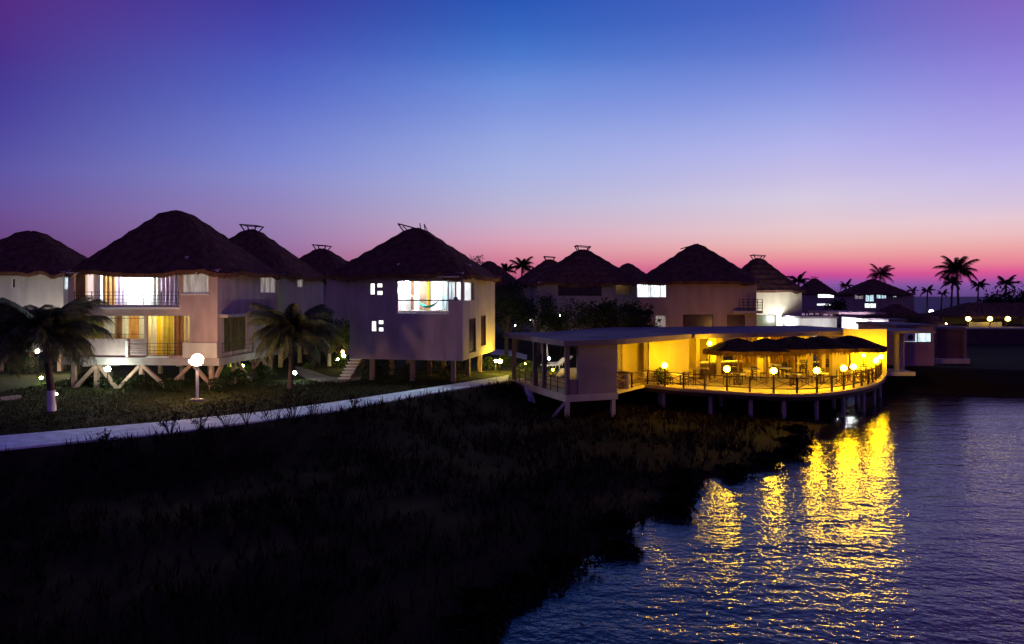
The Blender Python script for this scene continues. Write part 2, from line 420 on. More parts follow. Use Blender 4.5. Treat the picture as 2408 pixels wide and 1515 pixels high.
# the pale footpath, a slab a hand's breadth thick
PTOP = [(-56, 8.4), (-40, 19), (-21.9, 31.3), (-16.35, 35), (-12.8, 37.9), (-9.8, 41.6), (-5.6, 47.5), (-2.6, 51.8), (-0.2, 55.4)]
PBOT = [(-54, 5.4), (-38.3, 16.0), (-19.9, 28.4), (-14.9, 31.9), (-11.9, 35.0), (-9.0, 38.2), (-5.3, 44.3), (-2.6, 48.2), (-0.3, 51.4)]
m = MB(); n = len(PTOP)
vs = [(x, y, 0.035) for x, y in PTOP] + [(x, y, 0.035) for x, y in PBOT] + [(x, y, -0.14) for x, y in PTOP] + [(x, y, -0.14) for x, y in PBOT]
fs = []
for i in range(n - 1):
    fs += [(i, i + 1, n + i + 1, n + i), (n + i, n + i + 1, 3 * n + i + 1, 3 * n + i), (i, 2 * n + i, 2 * n + i + 1, i + 1)]
path = m.add(vs, fs).build('path', PATHM, None, kind='structure')
kerb_mesh = MB().box(-0.485, 0.485, -0.07, 0.07, -0.10, 0.075).mesh('kerb_stone', mat('kerb_concrete', (0.72, 0.74, 0.78), 0.85, 0.2, 3, 0.2, 20))
for (ax, ay), (bx, by) in zip(PBOT[1:], PBOT[2:]):                 # pale kerb stones along the lower edge
    L_ = math.hypot(bx - ax, by - ay); nk = int(L_)
    for k in range(nk):
        t = (k + 0.5) / nk; o = link('kerb_stone', kerb_mesh, path)
        o.location = (ax + (bx - ax) * t, ay + (by - ay) * t, random.uniform(-0.008, 0.008)); o.rotation_euler = (0, 0, math.atan2(by - ay, bx - ax) + random.uniform(-0.02, 0.02)); o.scale = (L_ / nk, 1, 1)
# garden path of pale gravel and stone near the stairs
gp = [gr(*q) for q in ((694, 862), (718, 865), (745, 876), (775, 886), (810, 888), (848, 887), (848, 894), (800, 900), (755, 898), (722, 891), (700, 880))]
MB().prism([(p.x, p.y) for p in gp], -0.05, 0.012).build('garden_path', mat('sand_path', (0.30, 0.25, 0.20), 0.95, 0.35, 2.5, 0.4, 20), None, kind='structure')
gp2 = [gr(*q) for q in ((1152, 822), (1200, 824), (1240, 836), (1238, 846), (1200, 838), (1152, 834))]
MB().prism([(p.x, p.y) for p in gp2], -0.05, 0.03).build('garden_path', STEPM, None, kind='structure')

# ------------------------------------------------------------------ houses
class Face:
    """a vertical face through (ox,oy) running along (ux,uy): survey pixels -> metres along it and height"""
    def __init__(s, o, u): s.o = o; s.u = u
    def U(s, dx):
        k = (dx - CX) / K
        return (k * s.o[1] - s.o[0]) / (s.u[0] - k * s.u[1])
    def Z(s, dx, dy):
        return H - (dy - HOR) / K * (s.o[1] + s.U(dx) * s.u[1])
    def rect(s, x0, x1, y0, y1):
        xm = (x0 + x1) / 2
        return (s.U(x0), s.U(x1), s.Z(xm, y1), s.Z(xm, y0))
def wall_mesh(u0, u1, z0, z1, holes, th, mapf):
    us = sorted(set([u0, u1] + [min(max(h[i], u0), u1) for h in holes for i in (0, 1)]))
    zs = sorted(set([z0, z1] + [min(max(h[i], z0), z1) for h in holes for i in (2, 3)]))
    def solid(i, j):
        if i < 0 or j < 0 or i >= len(us) - 1 or j >= len(zs) - 1: return False
        u = (us[i] + us[i + 1]) / 2; z = (zs[j] + zs[j + 1]) / 2
        return not any(h[0] < u < h[1] and h[2] < z < h[3] for h in holes)
    m = MB()
    def q(*p): m.add([mapf(*c) for c in p], [(0, 1, 2, 3)])
    for i in range(len(us) - 1):
        for j in range(len(zs) - 1):
            if not solid(i, j): continue
            a, b, c, d = us[i], us[i + 1], zs[j], zs[j + 1]
            q((a, 0, c), (b, 0, c), (b, 0, d), (a, 0, d)); q((b, th, c), (a, th, c), (a, th, d), (b, th, d))
            if not solid(i - 1, j): q((a, th, c), (a, 0, c), (a, 0, d), (a, th, d))
            if not solid(i + 1, j): q((b, 0, c), (b, th, c), (b, th, d), (b, 0, d))
            if not solid(i, j - 1): q((a, th, c), (b, th, c), (b, 0, c), (a, 0, c))
            if not solid(i, j + 1): q((a, 0, d), (b, 0, d), (b, th, d), (a, th, d))
    return m
def roof_parts(root, cx, cy, hx, hy, ze, zp, seed, top=0.45, cap=None, nseg=72, fringe=True, expo=3.2, prof=1.0, apex=0.0):
    rnd = random.Random(seed); m = MB(); NR = 13; vs = []; fs = []
    jit = [rnd.uniform(-1, 1) for _ in range(nseg)]
    for i in range(NR + 1):
        t = i / NR
        z = zp - (zp - ze) * (t ** prof)
        ax, ay = top + (hx - top) * t, top + (hy - top) * t
        if i == 0: ax, ay, z = top * 0.4, top * 0.4, zp + 0.04
        for k in range(nseg):
            a = 2 * math.pi * k / nseg; c, s_ = math.cos(a), math.sin(a)
            x = ax * math.copysign(abs(c) ** (2 / expo), c); y = ay * math.copysign(abs(s_) ** (2 / expo), s_)
            j = 0.055 * rnd.uniform(-1, 1) + 0.075 * (i % 2)
            vs.append((cx + x + apex * (1 - t), cy + y, z + j + (0.05 * jit[k] + 0.09 * math.sin(a * 7 + seed) + 0.06 * math.sin(a * 17 + 2 * seed) if i == NR else 0)))
    for i in range(NR):
        for k in range(nseg):
            fs.append((i * nseg + k, (i + 1) * nseg + k, (i + 1) * nseg + (k + 1) % nseg, i * nseg + (k + 1) % nseg))
    fs.append(tuple(range(nseg)))
    base = NR * nseg                                             # thick ragged eave and underside
    for k in range(nseg):
        x, y, z = vs[base + k]; vs.append((cx + (x - cx) * 0.975, cy + (y - cy) * 0.975, z - 0.26 - 0.05 * rnd.random()))
    for k in range(nseg):
        x, y, z = vs[base + k]; vs.append((cx + (x - cx) * 0.6, cy + (y - cy) * 0.6, ze + (zp - ze) * 0.28))
    for r_ in (1, 2):
        for k in range(nseg):
            a = base + (r_ - 1) * nseg; b = base + r_ * nseg
            fs.append((a + k, b + k, b + (k + 1) % nseg, a + (k + 1) % nseg))
    roof = m.add(vs, fs).build('roof', THATCH, root, smooth=False)
    if fringe:
        f = MB()
        per = 900
        for _ in range(per):
            kf = rnd.random() * nseg; k = int(kf); fr = kf - k
            p = Vector(vs[base + k]).lerp(Vector(vs[base + (k + 1) % nseg]), fr)
            d = Vector((p.x - cx, p.y - cy, 0)).normalized(); tn = Vector((-d.y, d.x, 0))
            p = p - Vector((0, 0, rnd.uniform(0.02, 0.26))) + d * rnd.uniform(-0.05, 0.03)
            L_ = rnd.uniform(0.06, 0.26); w = rnd.uniform(0.015, 0.035)
            q = p + d * rnd.uniform(0.0, 0.10) - Vector((0, 0, L_)) + tn * rnd.uniform(-0.06, 0.06)
            f.add([p - tn * w, p + tn * w, q], [(0, 1, 2)])
        f.build('eave_fringe', FRINGE, roof, kind='stuff')
        f = MB()
        for _ in range(2600):
            i = rnd.randrange(1, NR); k = rnd.randrange(nseg); fr, ft = rnd.random(), rnd.random()
            p = Vector(vs[i * nseg + k]).lerp(Vector(vs[i * nseg + (k + 1) % nseg]), fr); q = Vector(vs[(i + 1) * nseg + k]).lerp(Vector(vs[(i + 1) * nseg + (k + 1) % nseg]), fr)
            dn = (q - p).normalized(); tn = dn.cross(Vector((0, 0, 1))).normalized(); nm = tn.cross(dn).normalized()
            if nm.z < 0: nm = -nm
            p = p.lerp(q, ft); e = p + dn * rnd.uniform(0.12, 0.4) + nm * rnd.uniform(0.01, 0.10) + tn * rnd.uniform(-0.1, 0.1); w = tn * rnd.uniform(0.02, 0.06)
            f.add([p - w, p + w, e], [(0, 1, 2)])
        f.build('thatch_strands', FRINGE, roof, kind='stuff')
    if cap == 'frame':                                           # a flared open frame of poles on the peak
        c = MB(); a = 0.40; b = 0.75; z0 = zp - 0.25; z1 = zp + 0.38
        pl = [(-a, -a), (a, -a), (a, a), (-a, a)]; pt = [(-b, -b), (b, -b), (b, b), (-b, b)]
        for k in range(4):
            k2 = (k + 1) % 4
            tilt = 0.06 * (1 if k in (0, 3) else -1)
            tilt2 = 0.06 * (1 if k2 in (0, 3) else -1)
            c.bar((cx + pl[k][0], cy + pl[k][1], z0), (cx + pt[k][0], cy + pt[k][1], z1 + tilt), 0.09)
            c.bar((cx + pt[k][0] * 1.05, cy + pt[k][1] * 1.05, z1 + tilt), (cx + pt[k2][0] * 1.05, cy + pt[k2][1] * 1.05, z1 + tilt2), 0.085)
        c.build('roof_cap', IRON, root)
    elif cap == 'broken':
        c = MB()
        c.bar((cx - 0.1, cy - 0.3, zp + 0.05), (cx - 1.35, cy - 0.4, zp + 0.38), 0.10); c.bar((cx - 1.3, cy - 0.4, zp + 0.36), (cx - 0.8, cy - 0.4, zp - 0.3), 0.08)
        c.bar((cx - 0.75, cy + 0.3, zp - 0.1), (cx - 1.2, cy + 0.3, zp + 0.25), 0.07)
        c.bar((cx + 0.35, cy, zp - 0.1), (cx + 0.28, cy, zp + 0.42), 0.06); c.bar((cx + 0.75, cy, zp - 0.4), (cx + 0.62, cy, zp + 0.36), 0.06); c.bar((cx + 0.62, cy, zp + 0.36), (cx + 1.1, cy, zp - 0.6), 0.05)
        c.build('roof_cap', IRON, root)
    elif cap == 'tilted':
        c = MB(); c.bar((cx - 1.6, cy - 0.2, zp - 0.42), (cx + 0.2, cy, zp + 0.10), 0.16, 0.10)
        c.build('roof_cap', IRON, root)
    return roof
def curtain(root, mapf, u0, u1, z0, z1, w, m, amp=0.05, folds=None, name='curtain'):
    b = MB(); n = max(8, int((u1 - u0) * 26)); fl = folds or (u1 - u0) * 3.2
    vs = []
    for i in range(n + 1):
        t = i / n; u = u0 + (u1 - u0) * t; d = w + amp * math.sin(t * fl * 2 * math.pi + u) + 0.02 * math.sin(t * 37)
        vs += [mapf(u, d, z0), mapf(u, d * 1.0, z1)]
    fs = [(2 * i, 2 * i + 2, 2 * i + 3, 2 * i + 1) for i in range(n)]
    return b.add(vs, fs).build(name, m, root, smooth=True)
def mbox(b, mapf, u0, u1, w0, w1, z0, z1):
    vs = [mapf(u, w, z) for z in (z0, z1) for w in (w0, w1) for u in (u0, u1)]
    return b.add(vs, [(0, 2, 3, 1), (4, 5, 7, 6), (0, 1, 5, 4), (2, 6, 7, 3), (0, 4, 6, 2), (1, 3, 7, 5)])
def window(root, mapf, u0, u1, z0, z1, pane, frame=WHITE, mull=(), trans=(), fw=0.06, deep=0.07):
    b = MB(); w0, w1 = deep, deep + 0.07
    mbox(b, mapf, u0, u0 + fw, w0, w1, z0, z1); mbox(b, mapf, u1 - fw, u1, w0, w1, z0, z1)
    mbox(b, mapf, u0 + fw, u1 - fw, w0, w1, z0, z0 + fw); mbox(b, mapf, u0 + fw, u1 - fw, w0, w1, z1 - fw, z1)
    for t in mull:
        u = u0 + (u1 - u0) * t; mbox(b, mapf, u - fw / 2, u + fw / 2, w0 + 0.005, w1 + 0.005, z0 + fw, z1 - fw)
    for t in trans:
        z = z0 + (z1 - z0) * t; mbox(b, mapf, u0 + fw, u1 - fw, w0 + 0.01, w1 + 0.01, z - fw / 2, z + fw / 2)
    w = b.build('window', frame, root)
    p = MB(); mbox(p, mapf, u0 + fw * 0.5, u1 - fw * 0.5, w1 - 0.03, w1 - 0.02, z0 + fw * 0.5, z1 - fw * 0.5)
    p.build('pane', pane, w)
    return w
class House:
    def __init__(s, label, name, W, D, zb, zw, ze, zp, O=None, centre=None, th=0.0, wall=PLASTER, right=None, oh=0.9, cap=None, seed=1, front_holes=(), right_holes=(), left_off=0.0, zfl=None, slab=True, midz=(4.75, 5.15), top=0.45, fringe=True, expo=4.5, stilts=True):
        a = R(th); s.u = (math.cos(a), math.sin(a)); s.vv = (-math.sin(a), math.cos(a))
        if O is None:
            O = (centre[0] - s.u[0] * W / 2 - s.vv[0] * D / 2, centre[1] - s.u[1] * W / 2 - s.vv[1] * D / 2)
        s.O = O; s.W = W; s.D = D; s.zb = zb; s.zw = zw; s.th = a; s.wallm = wall; s.rightm = right or wall
        s.front = Face(O, s.u)
        s.rightf = Face((O[0] + s.u[0] * W, O[1] + s.u[1] * W), s.vv)
        s.root = thing(name, label, 'house', (O[0], O[1], 0), a, 'thatched stilt houses of the resort')
        s.fmap = lambda u, w, z: (u, w, z)
        s.rmap = lambda v, w, z: (W - w, v, z)
        s.cap = cap; s.args = (ze, zp, oh, seed, top, fringe, expo)
        s.left_off = left_off; s.midz = midz; s.zfl = zfl or zb + 0.4; s.slab = slab; s.stilts = stilts
        s.fh = []; s.rh = []; s.prof = 1.0; s.apex = 0.0
    def finish(s, stilt_spots=None):
        W, D, zb, zw = s.W, s.D, s.zb, s.zw; r = s.root; t = 0.18
        fh = list(s.fh); lo = s.left_off
        if lo: fh.append((-0.1, lo, zb - 0.1, s.midz[0]))
        wall_mesh(0, W, zb, zw, fh, t, s.fmap).build('front_wall', s.wallm, r)
        wall_mesh(t, D - t, zb, zw, s.rh, t, s.rmap).build('right_wall', s.rightm, r)
        if lo:
            wall_mesh(t, D - t, zb, s.midz[0] - 0.003, [], t, lambda v, w, z: (lo + w, v, z)).build('left_wall', s.wallm, r)
            wall_mesh(t, D - t, s.midz[0], zw, [], t, lambda v, w, z: (w, v, z)).build('left_wall', s.wallm, r)
        else:
            wall_mesh(t, D - t, zb, zw, [], t, lambda v, w, z: (w, v, z)).build('left_wall', s.wallm, r)
        wall_mesh(lo, W, zb, zw, [], t, lambda u, w, z: (u, D - w, z)).build('back_wall', s.wallm, r)
        e = 0.22 if s.slab else -t - 0.004
        MB().box(lo - e + 0.0, W + e, -e, D + e, zb - 0.02, s.zfl).build('floor_slab', CONC, r) if s.slab else MB().box(lo + t, W - t, t, D - t, zb + 0.01, s.zfl).build('floor_slab', CONC, r)
        MB().box(t + 0.002, W - t - 0.002, t + 0.002, D - t - 0.002, s.midz[0] + 0.004, s.midz[1]).build('upper_floor', CONC, r)
        ze, zp, oh, seed, top, fringe, expo = s.args
        roof_parts(r, W / 2, D / 2, W / 2 + oh, D / 2 + oh, ze, zp, seed, top, s.cap, fringe=fringe, expo=expo, prof=s.prof, apex=s.apex)
        if s.stilts:
            for u in (lo + 0.5, (lo + W) / 2, W - 0.5):
                for v in (0.5, D / 2, D - 0.5):
                    MB().box(u - 0.15, u + 0.15, v - 0.15, v + 0.15, -0.3, zb - 0.02).build('stilt', STRUT, r)
        return r
    def win(s, face, x0, x1, y0, y1, pane, **kw):
        f, mp_, hl = (s.front, s.fmap, s.fh) if face == 'f' else (s.rightf, s.rmap, s.rh)
        u0, u1, z0, z1 = f.rect(x0, x1, y0, y1)
        hl.append((u0, u1, z0, z1)); return window(s.root, mp_, u0, u1, z0, z1, pane, **kw)
    def hole(s, face, x0, x1, y0, y1):
        f, hl = (s.front, s.fh) if face == 'f' else (s.rightf, s.rh)
        h = f.rect(x0, x1, y0, y1); hl.append(h); return h
    def lamp(s, u, v, z, m, r=0.14, name='ceiling_lamp'):
        b = MB(); b.ball((u, v, z), r, 10, 6)
        l = b.build(name, m, s.root, smooth=True)
        MB().tube([(u, v, z + r), (u, v, z + r + 0.12)], 0.05, 8).build('lamp_base', WHITE, l)
        return l
def railing(root, mapf, u0, u1, z0, z1, w, m=IRON, nbars=4, posts=4, th=0.03, name='railing'):
    b = MB()
    for i in range(nbars):
        z = z0 + (z1 - z0) * (i + 1) / nbars
        b.bar(mapf(u0, w, z), mapf(u1, w, z), th)
    rl = b.build(name, m, root)
    for i in range(posts + 1):
        u = u0 + (u1 - u0) * i / posts
        MB().bar(mapf(u, w, z0 - 0.05), mapf(u, w, z1 + 0.03), th * 1.2).build('rail_post', m, rl)
    return rl

# ---- big house on the left
A = House('large thatched house with two lit curtained storeys beside the tall bright lamp post', 'thatched_house', 10.2, 9.6, 1.57, 7.75, 7.52, 12.05, O=(-29.1, 47.9), th=-5, cap=None, seed=3, midz=(4.72, 5.32), zfl=2.03, top=0.6, expo=4.5)
f, fm, rm = A.front, A.fmap, A.rmap
hb = A.hole('f', 174, 421, 600, 717)                        # upper balcony
hl = A.hole('f', 190, 339, 738, 797)                        # lower curtained bay
hd = A.hole('f', 345, 446, 740, 837)                        # lower terrace door
A.win('f', 429, 490, 641, 690, PANE_DIM, mull=(), fw=0.05)
MB().box(f.U(427), f.U(492), -0.06, 0.0, f.Z(460, 693.5), f.Z(460, 690.5)).build('window_sill', WHITE, A.root)
A.win('r', 613, 650, 650, 690, PANE_DIM, mull=(0.33, 0.66), fw=0.07)
A.win('r', 527, 580, 742, 824, mat('olive_pane', (0.10, 0.085, 0.04), 0.3, 0.4, 3), mull=(0.35, 0.7), frame=WOODM, fw=0.06)
# rooms behind the openings
b = MB(); b.box(hb[0] - 0.3, hb[1] + 0.3, 2.3, 2.42, 5.325, 8.6); b.box(hb[1] + 0.3, hb[1] + 0.42, 0.19, 2.42, 5.325, 8.6)
b.build('balcony_wall', PLASTER_W, A.root)
bk = lambda u, w, z: (u, 2.3 - w, z)
def ub(dx):                                                  # a point of the back wall seen at that survey column
    o = (A.O[0] + A.vv[0] * 2.25, A.O[1] + A.vv[1] * 2.25); return Face(o, A.u).U(dx)
MB().box(f.U(225), f.U(236), 0.02, 0.24, 5.33, 7.7).build('column', WHITE, A.root)
MB().box(f.U(172) - 0.02, f.U(196), 0.22, 0.42, 5.33, 7.7).build('shutter', WOODM, A.root)
for x0, x1, mm in ((238, 248, CUR_Y), (250, 274, CUR_O), (275, 293, CUR_P), (358, 378, CUR_W), (379, 418, CUR_P)):
    curtain(A.root, bk, ub(x0), ub(x1), 5.36, 7.55, 0.14, mm)  # some curtains made paler to carry the lamp's glare
MB().box(ub(294), ub(357), 2.22, 2.29, 5.34, 7.6).build('door', WHITE, A.root)  # door kept white and widened to imitate the lamp's glare
A.lamp((ub(325)), 1.35, 7.42, E_COOLB, 0.17)
MB().box(f.U(236), f.U(423), -0.20, 0.18, 5.16, 5.30).build('balcony_edge', WHITE, A.root)
railing(A.root, fm, hb[0] + 0.02, hb[1] - 0.03, 5.34, 6.28, 0.02, IRON, 4, 6, 0.028)
MB().bar((0.3, -0.55, 7.52), (hb[1] + 1.6, -0.55, 7.50), 0.075).build('eave_beam', POLE, A.root)
# lower storey
b = MB(); b.box(hl[0] - 0.2, hd[1] + 0.3, 2.9, 3.0, 2.04, 4.715); b.box(hl[0] - 0.32, hl[0] - 0.2, 0.19, 2.99, 2.04, 4.715); b.box(hd[1] + 0.3, hd[1] + 0.42, 0.19, 2.99, 2.04, 4.715); b.build('room_wall', PLASTER_Y, A.root)
for x0, x1, mm in ((192, 208, CUR_G), (209, 235, CUR_G), (237, 264, CUR_W), (268, 282, CUR_B), (283, 298, CUR_W), (298, 322, CUR_O), (323, 337, CUR_W)):
    curtain(A.root, fm, f.U(x0), f.U(x1), hl[2], hl[3] - 0.03, 0.25, mm, 0.06)
for x0, x1, mm in ((347, 360, CUR_W), (360, 371, CUR_Y), (373, 397, CUR_L), (399, 424, CUR_B), (426, 434, CUR_W), (438, 445, CUR_O)):
    curtain(A.root, fm, f.U(x0), f.U(x1), 2.06 + (0.9 if x0 == 438 else 0), hd[3] - 0.04, 0.45, mm, 0.06)
A.lamp(f.U(300), 1.9, 4.45, emit('lamp_room', (1.0, 0.86, 0.40), 140), 0.14); A.lamp(f.U(368), 1.3, 4.42, emit('lamp_room_low', (1.0, 0.80, 0.30), 110), 0.14)
MB().bar((hl[0], 0.06, f.Z(260, 749)), (hl[1], 0.06, f.Z(260, 749)), 0.03).build('curtain_rod', IRON, A.root)
MB().bar((hl[0], 0.06, f.Z(260, 786)), (hl[1], 0.06, f.Z(260, 786)), 0.03).build('curtain_rod', IRON, A.root)
railing(A.root, fm, f.U(300), hd[1] - 0.02, 2.05, 2.95, -0.12, IRON, 4, 3, 0.026)
MB().box(f.U(298), f.U(304), -0.16, -0.04, 2.04, 3.1).build('column', WHITE, A.root)
MB().box(f.U(347), f.U(398), -0.20, -0.02, 2.04, 2.12).build('door_step', WHITE, A.root)
MB().box(f.U(433), f.U(513), -0.19, -0.012, 2.04, 3.02).build('parapet', PLASTER_W, A.root)
MB().box(A.W + 0.01, A.W + 0.20, 5.0, 6.6, 2.035, 4.6).build('column', PLASTER_G, A.root)
MB().box(A.W + 0.005, A.W + 0.6, 0.2, 9.2, 4.62, 4.82).build('canopy', CONC, A.root)
railing(A.root, lambda v, w, z: (A.W + w, v, z), 0.3, 9.3, 2.05, 2.95, 0.16, IRON, 3, 6, 0.026)
A.stilts = False; A.prof = 1.04; A.apex = -0.4
A.finish()
# splayed struts under the slab: each bundle spreads from one foot or one head
for u, v in ((0.3, 0.2), (1.9, 0.15), (5.0, 0.15), (9.7, 0.2), (9.75, 3.2), (9.75, 6.3), (9.75, 9.2), (5, 5), (1, 9), (5, 9)):
    MB().box(u - 0.12, u + 0.12, v - 0.12, v + 0.12, -0.3, 1.55).build('stilt', STRUT, A.root)
for p, q in (((4.9, 0.1, 1.5), (3.5, 0.0, 0.0)), ((5.1, 0.1, 1.5), (7.0, -0.1, -0.05)), ((8.3, 0.1, 1.5), (6.6, -0.1, -0.2)), ((8.6, 0.1, 1.5), (10.0, -0.05, 0.0)),
             ((9.9, 1.2, 1.5), (9.7, -0.1, -0.1)), ((9.9, 3.4, 1.5), (10.0, 5.2, -0.1)), ((9.9, 7.0, 1.5), (9.9, 5.2, -0.1)), ((9.9, 7.2, 1.5), (9.9, 9.0, 0.0)), ((1.9, 0.1, 1.5), (0.5, 0.0, 0.0)), ((2.1, 0.1, 1.5), (3.4, 0.0, 0.0))):
    MB().bar(p, q, 0.20).build('brace', STRUT, A.root)

# ---- central house with the white lit corner terrace
B = House('central thatched house with white lit corner terrace and concrete stairs at its left', 'thatched_house', 10.0, 9.6, 1.60, 7.65, 7.38, 11.12, O=(-13.15, 51.85), th=-12, cap='broken', seed=5, midz=(4.42, 5.0), zfl=1.95, slab=False, wall=PLASTER, right=PLASTER_Y, stilts=False)  # ochre right wall holds the warm lamp glow in its colour
f, fm, rm = B.front, B.fmap, B.rmap
B.left_off = f.U(822)
PB = litpane('pane_small_white', (1.0, 0.99, 0.95), 2.2, 3)
for x0, x1, y0, y1 in ((870, 881.5, 666, 693.5), (886, 899.5, 666, 677), (886, 899.5, 683.5, 694.5), (873, 885, 754.5, 780), (889, 901.8, 753, 763.5), (889, 901.8, 769.5, 780.5)):
    B.win('f', x0, x1, y0, y1, PB, frame=IRON, fw=0.035, deep=0.04)
ht = B.hole('f', 936, 1054, 662, 736)
hs = (f.U(1054) - 0.001, B.W - 0.08, f.Z(1070, 707), f.Z(1070, 663.5)); B.fh.append(hs)
hr = (0.182, B.rightf.U(1116), f.Z(1090, 707), f.Z(1090, 664)); B.rh.append(hr)
b = MB(); b.box(ht[0] - 0.12, B.W - 0.2, 2.9, 3.0, 5.004, 8.3); b.box(ht[0] - 0.12, ht[0] - 0.02, 0.19, 2.9, 4.9, 8.3); b.build('terrace_wall', WHITE, B.root)
B.lamp(ht[0] + 0.42, 0.62, 7.12, E_COOLB, 0.17); B.lamp(8.2, 1.5, 7.2, E_COOL, 0.11)
def vb(dx, d): o = (B.O[0] + B.vv[0] * d, B.O[1] + B.vv[1] * d); return Face(o, B.u).U(dx)
MB().box(vb(986, 2.85), vb(1008, 2.85), 2.82, 2.89, 5.02, 7.3).build('door', mat('brown_door', (0.22, 0.14, 0.09), 0.6, 0.2, 3), B.root)
bkB = lambda u, w, z: (u, 2.9 - w, z)
curtain(B.root, bkB, vb(1004, 2.7), vb(1010, 2.7), 5.02, 7.35, 0.2, CUR_Y); curtain(B.root, bkB, vb(964, 2.7), vb(972, 2.7), 5.02, 7.35, 0.2, CUR_B)
curtain(B.root, bkB, vb(1040, 2.7), vb(1060, 2.7), 5.02, 7.35, 0.2, mat('curtain_cyan', (0.62, 0.78, 0.80), 0.9, 0.1, 3, translucent=0.4))
for dx in (1054, 1071, 1090): MB().box(f.U(dx) - 0.04, f.U(dx) + 0.04, 0.05, 0.13, hs[2], hs[3]).build('window_mullion', IRON if dx == 1071 else WHITE, B.root)
MB().box(ht[0], ht[1], 0.03, 0.09, f.Z(995, 708), f.Z(995, 705)).build('terrace_rail', IRON, B.root)
MB().box(ht[1] + 0.01, B.W - 0.22, 0.04, 0.12, hs[2] + 0.002, hs[2] + 0.07).build('window_sill', IRON, B.root)
for i in range(9):
    u = ht[0] + 0.15 + (ht[1] - ht[0] - 0.3) * i / 8
    MB().box(u - 0.012, u + 0.012, 0.05, 0.075, ht[2] + 0.005, f.Z(995, 708)).build('rail_post', POLE, B.root)
MB().box(ht[0] - 0.06, ht[1] + 0.06, -0.05, 0.0, ht[2] - 0.09, ht[2] - 0.003).build('window_sill', WHITE, B.root)
MB().bar((f.U(915), -0.62, 7.33), (f.U(1085), -0.62, 7.31), 0.09).build('eave_beam', POLE, B.root)
g = B.rightf
for x0, x1, y0, y1 in ((1103, 1119, 749, 829), (1131, 1142.5, 742, 813)):
    B.win('r', x0, x1, y0, y1, GLASSB, frame=WOODM, fw=0.07)
B.finish()
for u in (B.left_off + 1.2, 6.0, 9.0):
    for v in (1.2, 5.0, 8.6): MB().box(u - 0.15, u + 0.15, v - 0.15, v + 0.15, -0.3, 1.59).build('stilt', PLASTER_D, B.root)  # dark plaster puts the shade beneath the house into the stilts
# things on the terrace
pL = Vector(B.root.location) + Vector((B.u[0] * vb(975, 1.2) + B.vv[0] * 1.2, B.u[1] * vb(975, 1.2) + B.vv[1] * 1.2, 0))
hm = MB(); N_ = 14; vs = []; fs = []
uA, uB = vb(978, 1.3), vb(1034, 1.3)
for i in range(N_ + 1):
    t = i / N_; z = 5.78 - 0.62 * (1 - (2 * t - 1) ** 2); wd = 0.05 + 0.42 * math.sin(math.pi * t)
    for k in range(5):
        s_ = (k - 2) / 2; vs.append((uA + (uB - uA) * t, 1.3 + s_ * wd, z + 0.16 * s_ * s_ * math.sin(math.pi * t)))
for i in range(N_):
    for k in range(4): fs.append((i * 5 + k, i * 5 + k + 1, i * 5 + k + 6, i * 5 + k + 5))
hammock = thing('hammock', 'teal hammock slung across the white lit terrace', 'hammock', B.root.location, B.th)
hm.add(vs, fs).build('hammock_cloth', HAMMOCK, hammock, smooth=True)
for u0, u1, zz in ((uA, uA - 0.9, 6.6), (uB, uB + 0.9, 6.6)):
    MB().bar((u0, 1.3, 5.78), (u1, 1.3, zz), 0.025).build('hammock_rope', WHITE, hammock)
tw = MB()
for i in range(9):
    a = i / 8 * math.pi
    tw.box(f.U(1066) + 0.03 * i, f.U(1066) + 0.03 * i + 0.028, 0.10 - 0.06 * math.sin(a), 0.14 + 0.06 * math.sin(a), hs[2] + 0.075, hs[2] + 0.26 - 0.10 * abs(i - 4) / 8)
tag(tw.build('towel', BLUEC, None), 'small blue towel folded on the terrace ledge', 'towel'); bpy.data.objects['towel'].location = B.root.location; bpy.data.objects['towel'].rotation_euler = (0, 0, B.th)
# concrete stairs under the overhang
st = thing('staircase', 'pale concrete staircase climbing beneath the central house overhang', 'stairs', (-11.95, 52.1, 0), R(-4))
for i in range(8):
    MB().box(-0.47 + 0.05 * i, 0.40 + 0.05 * i, 0.30 * i, 0.30 * i + 0.36, 0.2 * i + 0.11, 0.2 * i + 0.18).build('tread', WHITE, st)
    MB().box(-0.42 + 0.05 * i, 0.35 + 0.05 * i, 0.30 * i + 0.06, 0.30 * i + 0.30, 0.2 * i - 0.06, 0.2 * i + 0.108).build('riser', STRUT, st)
for s_ in (-0.36, 0.36):
    MB().bar((s_, 0.0, -0.2), (s_ + 0.35, 2.5, 1.3), 0.08, 0.18).build('stringer', STRUT, st)

# ---- the remaining houses, all of the same kind
def simple(label, dx, py, Yc, th, W=10.0, D=9.6, ze=7.4, cap='frame', wall=PLASTER, right=None, seed=1, zb=1.6, oh=0.9, fringe=True, name='thatched_house', **kw):
    X = (dx - CX) / K * Yc; zp = H + (HOR - py) / K * Yc
    return House(label, name, W, D, zb, ze + 0.25, ze, zp, centre=(X, Yc), th=th, cap=cap, wall=wall, right=right, seed=seed, oh=oh, fringe=fringe, slab=False, **kw)
A0 = simple('white walled thatched house at the far left edge of the photo', 74, 545, 62.5, 5, ze=7.75, cap=None, wall=PLASTER_W, seed=11, top=0.6, expo=4.5)
for x0, x1, y0, y1 in ((40, 60, 655, 678), (66, 82, 655, 665), (66, 82, 669, 678)):
    A0.win('f', x0 - 13, x1 - 25, y0, y1, GLASSD, frame=WHITE, fw=0.05)
A0.win('f', 150, 163, 651, 681, PANE_C, trans=(0.5,), fw=0.05)
A0.finish()
A2 = simple('thatched house with pole roof cap directly behind the big left house', 592, 541, 66.5, -5, ze=7.7, wall=PLASTER_G, seed=12)
A2.win('r', 700, 714, 646, 676, PANE_DIM, fw=0.06); A2.finish()
